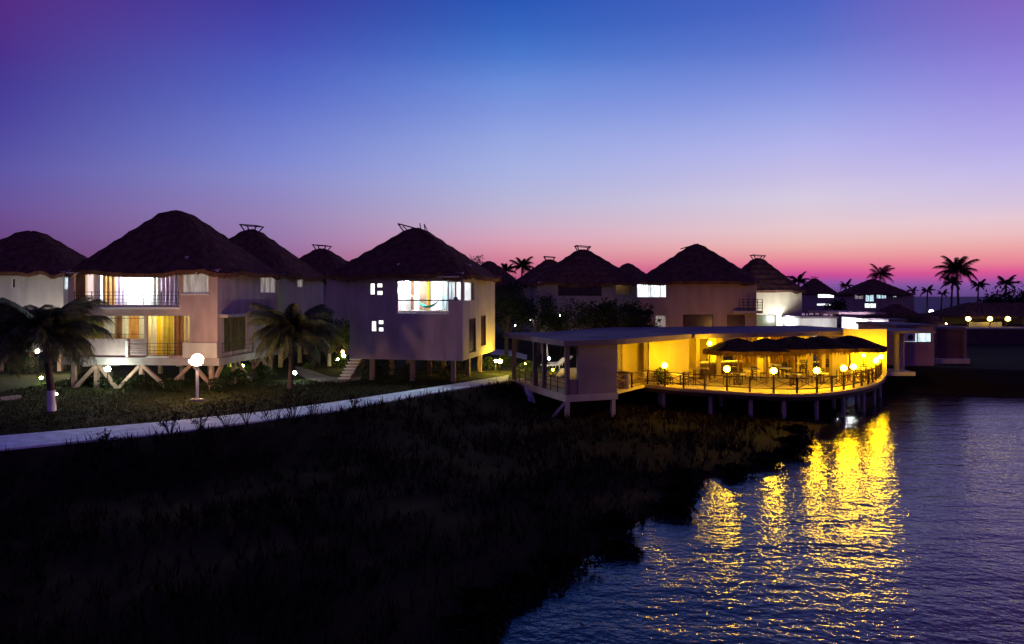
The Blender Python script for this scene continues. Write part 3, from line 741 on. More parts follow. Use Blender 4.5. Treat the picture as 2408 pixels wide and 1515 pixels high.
Cc = simple('distant thatched house with flared roof cap between left and central houses', 757, 586, 80, -8, wall=PLASTER_W, seed=13, ze=7.5)
Cc.finish()
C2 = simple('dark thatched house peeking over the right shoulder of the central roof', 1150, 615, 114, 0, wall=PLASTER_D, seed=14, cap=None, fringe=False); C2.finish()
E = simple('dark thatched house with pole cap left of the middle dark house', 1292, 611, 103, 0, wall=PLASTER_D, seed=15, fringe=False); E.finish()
F = simple('middle thatched house with a row of dark window panels behind trees', 1370, 588, 81, 4, wall=PLASTER_G, seed=16, ze=7.3, W=11)
F.win('f', 1312, 1415, 668, 696, GLASSD, frame=WOOD, mull=(0.25, 0.5, 0.75), fw=0.07)
hy = F.hole('f', 1448, 1484, 661, 693)
b = MB(); b.box(hy[0] - 0.1, hy[1] + 0.2, 1.4, 1.5, hy[2] - 0.2, 8.2); b.build('balcony_wall', PLASTER_Y, F.root)
F.lamp(hy[0] + 0.35, 0.6, 7.62, emit('lamp_balcony', (1.0, 0.66, 0.25), 14), 0.12)
F.finish()
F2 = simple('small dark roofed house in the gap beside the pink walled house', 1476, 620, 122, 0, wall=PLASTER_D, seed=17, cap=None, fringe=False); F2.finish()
G = simple('brown walled thatched house with one bright white upper window', 1637, 576, 77, -13, W=11.2, wall=PLASTER_B, seed=18, ze=7.35, cap='tilted')
G.win('f', 1497, 1567, 668, 700, PANE_W, mull=(0.45, 0.8), fw=0.06, frame=WHITE)
G.win('f', 1606, 1677, 740, 784, GLASSB, frame=WOOD, fw=0.08); G.win('f', 1710, 1752, 741, 784, GLASSB, frame=WOOD, fw=0.08)
G.win('f', 1541, 1566, 742, 770, PANE_DIM, frame=WHITE, fw=0.06)
u0 = G.front.U(1722)
bx = MB(); bx.box(u0, G.W + 0.5, -0.9, -0.02, 4.35, 4.6); bx.build('balcony_slab', PLASTER_G, G.root)
railing(G.root, G.fmap, u0 + 0.6, G.W + 0.45, 4.6, 5.7, -0.85, IRON, 4, 5, 0.05)
G.finish()
Hh = simple('thatched hut with pale yellow lit wall right of the brown house', 1782, 608, 96, 0, W=8.4, D=8.0, wall=PLASTER_Y, seed=19, ze=6.65)
Hh.win('f', 1771, 1825, 740, 770, mat('olive_dark_pane', (0.07, 0.06, 0.02), 0.3, 0.3, 2), frame=WOOD, fw=0.06); Hh.finish()
I = simple('tiny distant thatched hut with a glowing double window', 1915, 655, 200, 0, W=9, D=9, wall=PLASTER_G, seed=20, ze=6.6, fringe=False, name='thatched_hut')
I.win('f', 1923, 1962, 686, 701, emit('pane_far', (0.95, 0.98, 1.0), 2.0), mull=(0.5,), fw=0.12); I.win('f', 1921, 1956, 714, 719, PANE_W, fw=0.05); I.finish()
J = simple('distant house with low thatched roof and several lit windows near palms', 2052, 657, 150, 0, W=11.4, D=10, wall=PLASTER_B, seed=21, ze=6.35, cap=None, fringe=False, name='thatched_hut', zb=0.3, stilts=False)
for x0, x1, y0, y1, pm in ((2010, 2031, 693, 704, PANE_DIM), (2035, 2056, 693, 710, PANE_C), (2061, 2085, 692, 703, PANE_C), (2100, 2109, 693, 700, PANE_C), (2033, 2061, 713, 725, PANE_W)):
    J.win('f', x0, x1, y0, y1, pm, fw=0.1, mull=(0.5,))
J.finish()

# ------------------------------------------------------------------ waterside restaurant
TH = R(21.2)
P0 = Vector((3.2, 43.6)); PU = Vector((math.cos(TH), math.sin(TH))); PV = Vector((-math.sin(TH), math.cos(TH)))
def pv(u, v): q = P0 + PU * u + PV * v; return (q.x, q.y)
rest = thing('restaurant', 'flat roofed waterside restaurant glowing yellow inside', 'restaurant', (0, 0, 0))
FZ = 0.10
# entrance porch: floor, roof, posts
porch = thing('entrance_porch', 'dark open entrance porch with flat roof at the end of the footpath', 'porch', (P0.x, P0.y, 0), TH)
MB().box(0, 3.55, 0, 9.3, FZ - 0.42, FZ).build('floor_slab', CONC, porch)
MB().box(-0.35, 3.2, -0.45, 9.7, 3.06, 3.38).build('flat_roof', ROOFCONC, porch)
for v in (0.18, 3.6, 5.1, 8.9):
    MB().box(0.06, 0.30, v - 0.12, v + 0.12, FZ, 3.05).build('post', mat('post_plaster', (0.16, 0.12, 0.13), 0.9, 0.2, 2), porch)
MB().box(0.31, 0.83, 0.04, 0.2, FZ, 1.0).build('parapet', PLASTER_D, porch)
MB().box(0.84, 3.5, 0.02, 0.24, FZ - 0.4, 3.05).build('front_wall', mat('porch_wall', (0.24, 0.18, 0.20), 0.9, 0.12, 1), porch)
MB().box(3.26, 3.5, 0.25, 4.2, FZ, 3.05).build('side_wall', YWALL, porch)
railing(porch, lambda v, w, z: (w, v, z), 0.4, 8.8, FZ, FZ + 0.95, 0.14, IRON, 3, 8, 0.04)
MB().bar((0.12, 6.2, FZ - 0.36), (-0.53, 3.3, -1.85), 0.44, 0.3).build('slanted_pillar', mat('pillar_white', (0.62, 0.60, 0.66), 0.8, 0.1, 2), porch)
MB().bar((0.15, 0.25, FZ - 0.4), (-0.8, 0.8, -1.6), 0.16).build('brace', CONC, porch)
for u, v in ((0.2, 0.2), (3.3, 0.2), (0.25, 7.0), (3.3, 5)):
    MB().box(u - 0.12, u + 0.12, v - 0.12, v + 0.12, -2.2, FZ - 0.42).build('stilt', CONC, porch)
# deck floor: curved waterside edge
EDGE = [gr(q[0], q[1], FZ) for q in ((1516, 905), (1600, 913.5), (1700, 920), (1780, 924.5), (1850, 927), (1920, 926), (1980, 920), (2030, 911), (2062, 901), (2078, 889), (2085, 878))]
EDGE = [Vector((p.x, p.y)) for p in EDGE]
def smooth_line(pts, n=6):
    out = []
    for i in range(len(pts) - 1):
        p0, p1, p2, p3 = pts[max(i - 1, 0)], pts[i], pts[i + 1], pts[min(i + 2, len(pts) - 1)]
        for k in range(n):
            t = k / n
            out.append(0.5 * ((2 * p1) + (-p0 + p2) * t + (2 * p0 - 5 * p1 + 4 * p2 - p3) * t * t + (-p0 + 3 * p1 - 3 * p2 + p3) * t ** 3))
    return out + [pts[-1]]
EL = smooth_line(EDGE)
c35 = pv(3.56, 0.35)
floor_poly = [c35] + [(p.x, p.y) for p in EL] + [(28.7, 57.2), (24, 66), (4, 60), pv(3.56, 9.2)]
deck = thing('deck', 'curved wooden waterside deck floor on piles lit yellow', 'deck', (0, 0, 0))
MB().prism(floor_poly, FZ - 0.18, FZ).build('floor', DECKM, deck)
e_in = [p + (Vector((17, 56)) - p).normalized() * 0.12 for p in EL]
MB().prism([(p.x, p.y) for p in EL[::1]] + [(p.x, p.y) for p in e_in[::-1]], FZ - 0.42, FZ - 0.182).build('edge_beam', WOOD, deck)
for i in range(3, len(EL), 7):
    p = EL[i] + (Vector((17, 56)) - EL[i]).normalized() * 0.5
    MB().tube([(p.x, p.y, -3.0), (p.x, p.y, FZ - 0.18)], 0.13, 10).build('pile', CONC, deck)
for x, y in ((10, 49.5), (14, 49), (18, 48.5), (22, 50), (25, 53), (12, 54), (17, 54), (22, 55)):
    MB().tube([(x, y, -3.0), (x, y, FZ - 0.18)], 0.13, 10).build('pile', CONC, deck)
# railing on the curve, posts every 1.4 m, crossed braces
def resample(pts, step):
    out = [pts[0]]; acc = 0
    for a, b_ in zip(pts, pts[1:]):
        L_ = (b_ - a).length; d = step - acc
        while d <= L_: out.append(a + (b_ - a) * (d / L_)); d += step
        acc = (acc + L_) % step
    return out
inset = [p + (Vector((17, 57)) - p).normalized() * 0.32 for p in EL]
first = [Vector(pv(3.62, 0.55)), (Vector(pv(3.62, 0.55)) + inset[0]) / 2]
RP = first + resample(inset, 1.38)
rail = thing('deck_railing', 'dark crossed timber railing around the curved deck edge', 'railing', (0, 0, 0))
v3 = lambda p, z: (p.x, p.y, z)
for i, p in enumerate(RP):
    MB().box(p.x - 0.05, p.x + 0.05, p.y - 0.05, p.y + 0.05, FZ, FZ + 0.98).build('post', WOOD, rail)
for a, b_ in zip(RP, RP[1:]):
    MB().bar(v3(a, FZ + 0.92), v3(b_, FZ + 0.92), 0.075, 0.06).build('top_rail', WOOD, rail)
    MB().bar(v3(a, FZ + 0.26), v3(b_, FZ + 0.26), 0.06, 0.05).build('lower_rail', WOOD, rail)
    MB().bar(v3(a, FZ + 0.28), v3(b_, FZ + 0.88), 0.035).build('brace', WOODM, rail)
    MB().bar(v3(a, FZ + 0.88), v3(b_, FZ + 0.28), 0.035).build('brace', WOODM, rail)

# main building: walls, roof, columns
def vwall(name, a, b_, z0, z1, m_, th=0.18, parent=rest, holes=()):
    a, b_ = Vector(a), Vector(b_); d = (b_ - a); L_ = d.length; d.normalize(); nrm = Vector((-d.y, d.x))
    def mp_(u, w, z): q = a + d * u + nrm * w; return (q.x, q.y, z)
    o = wall_mesh(0, L_, z0, z1, list(holes), th, mp_).build(name, m_, parent); return o, mp_, L_
def oat(dx, Y): return ((dx - CX) / K * Y, Y)
vwall('ochre_wall', oat(1526, 50.0), oat(1620, 50.6), FZ, 3.42, YWALL, 0.22)
vwall('ochre_wall', oat(1620, 50.84), (12.9, 54.2), FZ, 3.02, YWALL, 0.2)
# glazed wall left of the ochre wall
gw, gmap, gL = vwall('glazed_wall', pv(3.3, 4.25), (9.35, 51.9), FZ, 3.04, YWALL, 0.15, holes=[(0.25, 3.55, 0.35, 2.85)])
wf = MB()
for u in (0.25, 1.15, 1.3, 2.3, 3.49): mbox(wf, gmap, u, u + 0.06, 0.03, 0.10, 0.35, 2.85)
for z in (0.35, 2.25, 2.79): mbox(wf, gmap, 0.25, 3.55, 0.04, 0.09, z, z + 0.06)
wfo = wf.build('window', CUR_Y, rest)
for k_, (u0, u1, mm) in enumerate(((0.35, 1.1, CUR_W), (1.45, 1.9, CUR_L), (2.4, 3.3, CUR_L))):
    curtain(rest, gmap, u0, u1, 0.4 + (1.2 if k_ == 0 else 0), 2.78, 0.25, mm, 0.05)
# flat roofs
MB().prism([pv(3.21, -0.4), pv(3.9, -0.3), oat(1626, 50.45), (12.55, 51.9), (9, 62), pv(3.21, 9.5)], 3.07, 3.40).build('flat_roof', ROOFCONC, rest)
MB().prism([(12.57, 51.9), (12.75, 50.9), (25.0, 55.9), (28.4, 56.3), (26.4, 66.0), (9.02, 62)], 3.03, 3.36).build('flat_roof', ROOFCONC, rest)
vwall('ochre_wall', oat(1984, 55.45), oat(2085, 55.5), FZ, 3.5, YWALL, 0.22)
vwall('back_wall', (8.5, 58.3), (26.2, 63.5), FZ, 3.02, YWALL, 0.2, holes=[(9.5, 10.6, 0.4, 2.6), (11.0, 13.8, 1.0, 2.7)])
vwall('right_wall', (28.3, 55.75), (26.6, 63.4), FZ, 3.02, YWALL, 0.2)
pl = MB(); a = Vector(oat(1957, 54.0)); pl.box(a.x, a.x + 1.15, a.y, a.y + 0.5, FZ, 3.02); pl.build('column', YWALL, rest)
for dx, Y in ((1640, 52.6), (1690, 52.6), (1800, 53.8), (1905, 54.6), (1935, 54.2)):
    x, y = oat(dx, Y); MB().box(x - 0.14, x + 0.14, y - 0.14, y + 0.14, FZ, 3.02).build('column', YWALL, rest)
for dx, Y in ((1680, 58), (1795, 58.5), (1890, 59.5)):
    x, y = oat(dx, Y); MB().box(x - 0.5, x + 0.5, y - 0.1, y + 0.1, FZ, 3.02).build('partition', YWALL, rest)
bkmap = lambda u, w, z: (12.0 + u, 59.0 + u * 0.294 + w, z)
for i in range(5):
    curtain(rest, bkmap, 6.6 + i * 1.15, 7.55 + i * 1.15, FZ + 0.3, 2.9, -0.25, CUR_Y, 0.07)
# long pale serving counter
ct = thing('serving_counter', 'long pale serving counter inside the yellow dining room', 'counter', (0, 0, 0))
a = Vector(oat(1650, 54.6)); b_ = Vector(oat(1745, 56.0)); d = (b_ - a).normalized(); nn = Vector((-d.y, d.x))
MB().prism([tuple(q) for q in (a, b_, b_ + nn * 0.6, a + nn * 0.6)], FZ, FZ + 0.85).build('counter_body', WOODM, ct)
MB().prism([tuple(q) for q in (a - d * .08 - nn * .08, b_ + d * .08 - nn * .08, b_ + d * .08 + nn * .68, a - d * .08 + nn * .68)], FZ + 0.852, FZ + 0.95).build('counter_top', CLOTH, ct)

# ---- lamps
def globe_lamp(name, label, x, y, z0, z1, m_, r=0.14, group=None, post=0.035, pm=IRON, cat='lamp'):
    t = thing(name, label, cat, (x, y, z0), 0, group)
    hgt = z1 - z0
    MB().tube([(0, 0, 0), (0, 0, hgt - r)], post, 8).build('post', pm, t)
    MB().lathe([(post, hgt - r - 0.06), (r * 0.6, hgt - r - 0.01), (r * 0.62, hgt - r + 0.03)], 10).build('collar', pm, t)
    MB().ball((0, 0, hgt), r, 12, 8).build('globe', m_, t, smooth=True)
    return t
places = ['first from the porch, before the ochre wall', 'second from the porch', 'third from the porch, near the deck middle', 'fourth from the porch, at the deck middle', 'fifth from the porch, where the deck turns', 'sixth from the porch, right of the turn', 'seventh from the porch, at the right tip']
for dx, lb in zip((1570, 1690, 1810, 1915, 1984, 2014, 2060), places):
    p = min(RP, key=lambda q: abs(CX + q.x / q.y * K - dx) + (100 if q.y > 53 else 0))
    globe_lamp('rail_lamp', 'yellow globe lamp on the deck railing, ' + lb, p.x, p.y, FZ + 0.98, FZ + 1.36, E_AMBER, 0.19, 'globe lamps on the deck railing')
p = RP[-2]; globe_lamp('rail_lamp', 'yellow globe lamp on the rearmost deck railing post', p.x, p.y, FZ + 0.98, FZ + 1.36, E_AMBER, 0.19, 'globe lamps on the deck railing')
x, y = oat(2062, 53.8); globe_lamp('deck_lamp', 'yellow globe lamp standing before the right ochre wall', x, y, FZ, 1.4, E_AMBER, 0.15)
x, y = oat(2031, 54.9); globe_lamp('deck_lamp', 'yellow globe lamp left of another before the right ochre wall', x, y, FZ, 1.55, E_AMBER, 0.15)
x, y = oat(1669, 50.6); globe_lamp('deck_lamp', 'tall yellow globe lamp post beside the ochre wall', x, y, FZ, H - (808 - HOR) / K * 50.6, E_AMBER, 0.17, post=0.05)
def pendant(label, dx, dy, Y, m_=E_AMBERL, r=0.12):
    q = at(dx, dy, Y)
    t = thing('pendant_lamp', label, 'lamp', tuple(q), 0, 'pendant lamps in the dining room')
    MB().ball((0, 0, 0), r, 10, 6).build('globe', m_, t, smooth=True)
    MB().tube([(0, 0, r), (0, 0, 3.02 - q.z)], 0.015, 6).build('cord', IRON, t)
pendant('small yellow pendant lamp nearest the ochre wall', 1641, 822, 55.5)
pendant('small yellow pendant lamp, second from the ochre wall', 1686, 824, 57)
pendant('small yellow pendant lamp, third from the ochre wall', 1712, 822, 56.5)
pendant('small yellow pendant lamp in the dining room middle', 1801, 824, 57.5)
pendant('small yellow pendant lamp by the hanging yellow curtains', 1890, 824, 57.5, E_AMBER)
pendant('yellow pendant lamp behind the glazed wall by the porch', 1490, 826, 55.5, E_YEL)
# tall lamp before the left house
tl = globe_lamp('lamp_post', 'tall lamp post with dazzling warm globe before the left house', *gr(464, 943)[:2], 0, 2.36, E_WARM, 0.33, post=0.09, pm=WHITE)
x, y, z = gr(464, 943); MB().box(-0.35, 0.35, -0.25, 0.25, -0.1, 0.12).build('base', STONE, tl)
MB().ball((-0.42, 0.0, 2.26), 0.09, 8, 6).build('side_bulb', E_WARM, tl, smooth=True); MB().bar((-0.38, 0, 2.1), (0, 0, 2.0), 0.03).build('bracket', WHITE, tl)
# garden lamps
def garden(label, dx, dy, Y, m_, r=0.12, group=None):
    q = at(dx, dy, Y); g = max(tz(q.x, q.y), -1)
    return globe_lamp('garden_lamp', label, q.x, q.y, g, max(q.z, g + 0.25), m_, r, group, post=0.03)
garden('bright cyan white garden lamp under the left house front corner', 253, 868, 46.3, E_CYAN, 0.17)
garden('yellow garden lamp left of the cyan white one', 167, 853, 55.5, emit('lamp_garden_y', (1.0, 0.86, 0.5), 400), 0.14)
garden('added cream lamp behind the foreground palm, lighting the far left wall', 88, 826, 54.5, emit('added_lamp_palm', (1.0, 0.92, 0.8), 700), 0.15)  # unseen lamp added to brighten the far left house wall
garden('small dim garden lamp above the yellow one at far left', 138, 836, 62, E_SMALL, 0.10)
garden('low green garden spotlight on the lawn at far left', 97, 889, 50.5, E_GREEN, 0.10)
garden('tiny white garden lamp beside the foreground palm trunk', 132, 933, 43.0, E_SMALL, 0.08)
garden('green garden lamp under the left house, nearer one', 571, 861, 57.5, E_GREEN, 0.10)
garden('green garden lamp under the left house, farther one', 559, 853, 62.0, E_GREEN, 0.09)
garden('white garden lamp at the start of the curved garden path', 693, 877, 51.5, E_CYAN, 0.12)
garden('orange garden lamp among bushes by the stairs, topmost', 806, 828, 64, emit('lamp_orange', (1.0, 0.5, 0.1), 70), 0.13)
garden('greenish garden lamp among bushes by the stairs, brightest', 808, 837, 62.5, emit('lamp_lime', (0.9, 1.0, 0.3), 70), 0.15)
garden('small cream garden lamp among bushes by the stairs, lowest', 794, 845, 60, E_YEL, 0.09)
garden('yellow garden lamp in bushes right of the central house', 1166, 849, 57.5, E_YEL, 0.11)
garden('yellow garden lamp at the corner of the central house', 1176, 850, 56.8, emit('lamp_corner', (1.0, 0.70, 0.02), 600), 0.16)
garden('yellow garden lamp seen through the porch posts', 1236, 855, 60, E_YEL, 0.12)
garden('small amber garden lamp low behind the porch', 1300, 870, 57, E_AMBERL, 0.08)
garden('white garden lamp glowing beside the central house rear wall', 1152, 792, 64, E_CYAN, 0.10)
garden('white lamp on the pale hut wall above the restaurant roof', 1846, 753, 89.5, emit('lamp_wall_white', (0.86, 0.95, 1.0), 300), 0.30)
garden('added yellow lamp, out of sight, lighting the pale hut wall', 1790, 776, 84, emit('added_lamp_hut', (1.0, 0.86, 0.42), 300), 0.20)  # unseen lamp added so the hut wall is lit evenly
garden('added orange lamp, out of sight, at the foot of the brown house', 1690, 777, 66.5, emit('added_lamp_foot', (1.0, 0.50, 0.10), 170), 0.2)  # unseen lamp added for the orange glow low on the wall
garden('tiny white lamp among dark trees behind the porch roof', 1318, 742, 72, E_SMALL, 0.12)
garden('tiny cream lamp among the trees left of another', 1247, 755, 74, E_SMALL, 0.10)
garden('tiny cream lamp right beside the porch roof corner', 1210, 765, 76, E_SMALL, 0.12)
garden('round white lamp on the far promenade, left of a pair', 2142, 733, 150, emit('lamp_far', (1, 1, 1), 5), 0.42)
garden('round white lamp on the far promenade, right of a pair', 2190, 733, 150, emit('lamp_far', (1, 1, 1), 5), 0.45)
garden('small white far lamp near the right photo edge, leftmost of three', 2365, 733, 130, emit('lamp_far', (1, 1, 1), 5), 0.25)
garden('white far lamp near the right photo edge, middle of three', 2382, 733, 130, emit('lamp_far', (1, 1, 1), 5), 0.38)
garden('white far lamp at the right photo edge, rightmost of three', 2404, 734, 130, emit('lamp_far', (1, 1, 1), 5), 0.38)

# ---- thatched umbrellas on the deck
def palapa_mesh(seed, r, hgt):
    rnd = random.Random(seed); m = MB(); n = 30; vs = []; fs = []
    prof = [(0.06, hgt), (0.35, hgt - 0.06), (0.8, hgt - 0.19), (1.3, hgt - 0.38), (r, hgt - 0.74), (r * 1.02, hgt - 0.98), (r * 0.9, hgt - 0.90), (0.1, hgt - 0.30)]
    for i, (q, z) in enumerate(prof):
        for k in range(n):
            a = 2 * math.pi * k / n; jr = rnd.uniform(-0.05, 0.05) if 1 < i < 6 else 0
            vs.append(((q + jr) * math.cos(a), (q + jr) * math.sin(a), z + (rnd.uniform(-0.09, 0.05) if i == 5 else rnd.uniform(-0.02, 0.03))))
    for i in range(len(prof) - 1):
        for k in range(n): fs.append((i * n + k, (i + 1) * n + k, (i + 1) * n + (k + 1) % n, i * n + (k + 1) % n))
    m.add(vs, fs)
    fr = MB()
    for _ in range(260):
        a = rnd.random() * 2 * math.pi; rr = r * rnd.uniform(0.93, 1.04); z = hgt - rnd.uniform(0.85, 1.0); w = rnd.uniform(0.02, 0.05); L_ = rnd.uniform(0.10, 0.38)
        d = Vector((math.cos(a), math.sin(a), 0)); t = Vector((-d.y, d.x, 0)); p = d * rr + Vector((0, 0, z)); q = p + d * 0.05 - Vector((0, 0, L_)) + t * rnd.uniform(-0.08, 0.08)
        fr.add([p - t * w, p + t * w, q], [(0, 1, 2)])
    return m, fr
for i, (dx, Y, r, py, lb) in enumerate(((1736, 49.6, 2.3, 796, 'leftmost of the row'), (1804, 49.3, 2.3, 796, 'second from left'), (1866, 49.3, 2.35, 791, 'middle one of the row'), (1930, 50.0, 2.3, 790, 'second from right'), (1998, 51.0, 2.3, 789, 'rightmost, against the ochre wall'))):
    x, y = oat(dx, Y); zt = H - (py - HOR) / K * Y - FZ
    t = thing('thatched_umbrella', 'dark thatched umbrella over the deck, ' + lb, 'umbrella', (x, y, FZ), random.random(), 'thatched umbrellas on the deck')
    cm, fr = palapa_mesh(40 + i, r, zt)
    c = cm.build('canopy', PALAPA, t); fr.build('canopy_fringe', PALAPA, c, kind='stuff')
    MB().tube([(0, 0, 0), (0.02, 0, zt - 0.2)], 0.075, 8).build('pole', WOODM, t)

# ---- tables and chairs
def make_table():
    t = thing('dining_table', '', 'table')
    MB().lathe([(0.001, 0.76), (0.52, 0.76), (0.53, 0.74), (0.53, 0.70), (0.48, 0.69), (0.001, 0.69)], 16).build('table_top', CLOTH, t)
    MB().tube([(0, 0, 0.03), (0, 0, 0.69)], 0.05, 8).build('table_leg', WOOD, t)
    MB().lathe([(0.001, 0.0), (0.28, 0.0), (0.26, 0.04), (0.001, 0.05)], 12).build('table_base', WOOD, t)
    return t
def make_chair():
    t = thing('dining_chair', '', 'chair')
    MB().box(-0.21, 0.21, -0.21, 0.21, 0.43, 0.48).build('seat', WOOD, t)
    b = MB(); b.box(-0.21, -0.17, 0.17, 0.21, 0.48, 0.95); b.box(0.17, 0.21, 0.17, 0.21, 0.48, 0.95)
    for z in (0.6, 0.74, 0.87): b.box(-0.17, 0.17, 0.18, 0.205, z, z + 0.07)
    b.build('backrest', WOOD, t)
    for sx in (-1, 1):
        for sy in (-1, 1): MB().box(sx * 0.19 - 0.02, sx * 0.19 + 0.02, sy * 0.19 - 0.02, sy * 0.19 + 0.02, 0, 0.43).build('leg', WOOD, t)
    return t
T0 = make_table(); C0 = make_chair(); usedT = usedC = False
spots = [(1736, 48.9, 'under the leftmost umbrella'), (1600, 48.9, 'before the ochre wall'), (1866, 48.6, 'under the middle umbrella'), (1930, 49.5, 'under the second umbrella from right'),
         (2010, 50.3, 'under the rightmost umbrella'), (1650, 52.4, 'behind the tall globe lamp'), (1675, 57.0, 'in front of the back wall'), (1720, 53.6, 'beside the serving counter'), (1770, 52.0, 'between the two left umbrellas'),
         (1822, 55.0, 'deep in the dining room middle'), (1850, 52.6, 'behind the middle umbrella'), (1888, 56.2, 'before the yellow curtains'), (1925, 57.5, 'at the right end of the curtains'), (2035, 52.6, 'in the right deck corner')]
sides = ['waterside', 'left side', 'far side', 'right side']
for i, (dx, Y, lb) in enumerate(spots):
    t = T0 if not usedT else copy_tree(T0); usedT = True
    x, y = oat(dx, Y); t.location = (x, y, FZ); t.rotation_euler = (0, 0, random.random())
    tag(t, 'round pale clothed dining table ' + lb, 'table', 'restaurant dining tables')
    off = random.uniform(-0.4, 0.4)
    for k in range(4):
        if (i + k) % 7 == 3: continue
        a = off + [-90, 180, 90, 0][k] * math.pi / 180
        c = C0 if not usedC else copy_tree(C0); usedC = True
        d = 0.74 + random.uniform(-0.04, 0.08)
        c.location = (x + d * math.cos(a), y + d * math.sin(a), FZ); c.rotation_euler = (0, 0, a - math.pi / 2 + random.uniform(-0.15, 0.15))
        tag(c, 'dark wooden chair, %s of the table %s' % (sides[k], lb), 'chair', 'restaurant dining chairs')

# ---- buildings around the restaurant on the right
def block(name, label, cat, x0, x1, y0, y1, z0, z1, m_, rm_=ROOFCONC, roof=True, holes=(), group=None):
    t = thing(name, label, cat, (x0, y0, 0), 0, group)
    W = x1 - x0; D = y1 - y0
    wall_mesh(0, W, z0, z1, list(holes), 0.18, lambda u, w, z: (u, w, z)).build('front_wall', m_, t)
    MB().box(0, 0.18, 0.184, D, z0, z1).build('left_wall', m_, t); MB().box(W - 0.18, W, 0.184, D, z0, z1).build('right_wall', m_, t)
    MB().box(0.182, W - 0.182, D - 0.18, D, z0, z1).build('back_wall', m_, t)
    if roof: MB().box(-0.15, W + 0.15, -0.2, D + 0.15, z1 + 0.002, z1 + 0.22).build('flat_roof', rm_, t)
    return t
# annex with the two pane white window
Ya = 63.0; x0 = oat(2108, Ya)[0]; x1 = oat(2197, Ya)[0]
fa = Face((x0, Ya), (1, 0)); ra = fa.rect(2122, 2192, 779, 806)
an = block('kitchen_annex', 'low mauve kitchen annex with a wide white lit window', 'building', x0, x1, Ya, 70, 0, 3.35, mat('annex_plaster', (0.36, 0.18, 0.24), 0.9, 0.15, 1), holes=[ra])
window(an, lambda u, w, z: (u, w, z), *ra, litpane('pane_annex', (0.72, 0.92, 0.96), 1.0, 2.0), frame=IRON, mull=(0.52,), fw=0.07)
fanm = MB(); fanm.lathe([(0.20, 0.0), (0.26, 0.04), (0.20, 0.08)], 14)
# wall air conditioner in the left half of that window
ac = thing('air_conditioner', 'white box air conditioner with round dark fan in the annex window', 'air conditioner', (x0 + ra[0] + 0.55, Ya - 0.16, ra[2] + 0.12))
MB().box(-0.5, 0.42, -0.12, 0.2, 0.0, 0.78).build('casing', WHITE, ac)
fb = MB(); fb.lathe([(0.001, 0.0), (0.24, 0.0), (0.24, 0.03), (0.001, 0.03)], 16)
fo = fb.build('fan', IRON, ac); fo.rotation_euler = (R(90), 0, 0); fo.location = (0, -0.122, 0.36)
# covered side passage
sp = thing('side_canopy', 'narrow covered passage with ochre column right of the restaurant', 'canopy', (0, 0, 0))
a = oat(2086, 57.2); c = oat(2150, 60.5)
MB().prism([(a[0], 57.0), (c[0], 57.4), (c[0] + 0.1, 62.0), (a[0], 62.0)], 3.1, 3.3).build('flat_roof', ROOFCONC, sp)
MB().box(a[0] + 0.02, a[0] + 0.62, 58.6, 58.75, 0.55, 3.09).build('panel', PLASTER_W, sp)
x, y = oat(2108, 58.2); MB().box(x - 0.14, x + 0.14, y - 0.14, y + 0.14, -0.3, 3.09).build('column', YWALL, sp)
x, y = oat(2118, 59.6); MB().box(x - 0.2, x + 0.2, y - 0.2, y + 0.2, -0.3, 3.09).build('column', PLASTER, sp)
MB().box(a[0] - 0.05, x, 57.4, 60.0, -0.25, 0.06).build('floor_slab', CONC, sp)
# dark store building right of the annex
x0 = oat(2202, 66)[0]; x1 = oat(2264, 66)[0]
sb = block('store_house', 'dark maroon flat store building between the annex and right shore', 'building', x0, x1, 66, 74, -0.3, 3.0, mat('store_plaster', (0.13, 0.055, 0.07), 0.9, 0.2, 1))
MB().box(-0.6, x1 - x0 + 0.1, -0.9, -0.02, -0.4, 0.42).build('plinth', PLASTER, sb)
MB().box(x1 - x0 - 0.12, x1 - x0 + 0.12, -0.4, -0.16, 0.42, 3.0).build('column', PLASTER_D, sb)
# pinkish box hut and white curved parapet beyond the roof
x0 = oat(2090, 78)[0]; x1 = oat(2128, 78)[0]
block('pump_house', 'small pinkish box building above the ochre wall corner', 'building', x0, x1, 78, 82, 0, 3.35, PLASTER, roof=True)
cw = thing('curved_bar', 'low white curved bar wall lit brilliantly behind the restaurant roof', 'bar', (0, 0, 0))
m = MB(); vs = []; n = 14
for i in range(n + 1):
    t = i / n; dx = 1980 + (2076 - 1980) * t; Y = 86 - 3.0 * math.sin(math.pi * (0.25 + 0.6 * t))
    x, y = oat(dx, Y); vs += [(x, y, 0), (x, y, 3.65 - 0.35 * t), (x + 0.05, y + 0.3, 0), (x + 0.05, y + 0.3, 3.65 - 0.35 * t)]
fs = []
for i in range(n):
    o = 4 * i; fs += [(o, o + 4, o + 5, o + 1), (o + 2, o + 3, o + 7, o + 6), (o + 1, o + 5, o + 7, o + 3)]
m.add(vs, fs).build('wall', WHITE, cw)
MB().prism([oat(1972, 83.2), oat(2084, 82.6), (oat(2084, 82.6)[0], 93), (oat(1972, 83)[0], 93)], 3.95, 4.2).build('canopy', mat('bar_canopy', (0.30, 0.17, 0.22), 0.9, 0.2, 1), cw)
for dx in (1996, 2024, 2050):
    x, y = oat(dx, 80.3); globe_lamp('added_flood_lamp', 'added white flood lamp, unseen, before the curved bar wall, %s' % {1996: 'left one', 2024: 'middle one', 2050: 'right one'}[dx], x, y, 0, 2.0, emit('added_flood', (0.92, 0.96, 1.0), 700), 0.15)  # unseen lamps added to make the curved wall shine white
x0 = oat(1884, 86)[0]; x1 = oat(1968, 86)[0]
block('service_house', 'low whitewashed building right of the pale yellow hut', 'building', x0, x1, 86, 92, 0, 3.4, PLASTER_W)
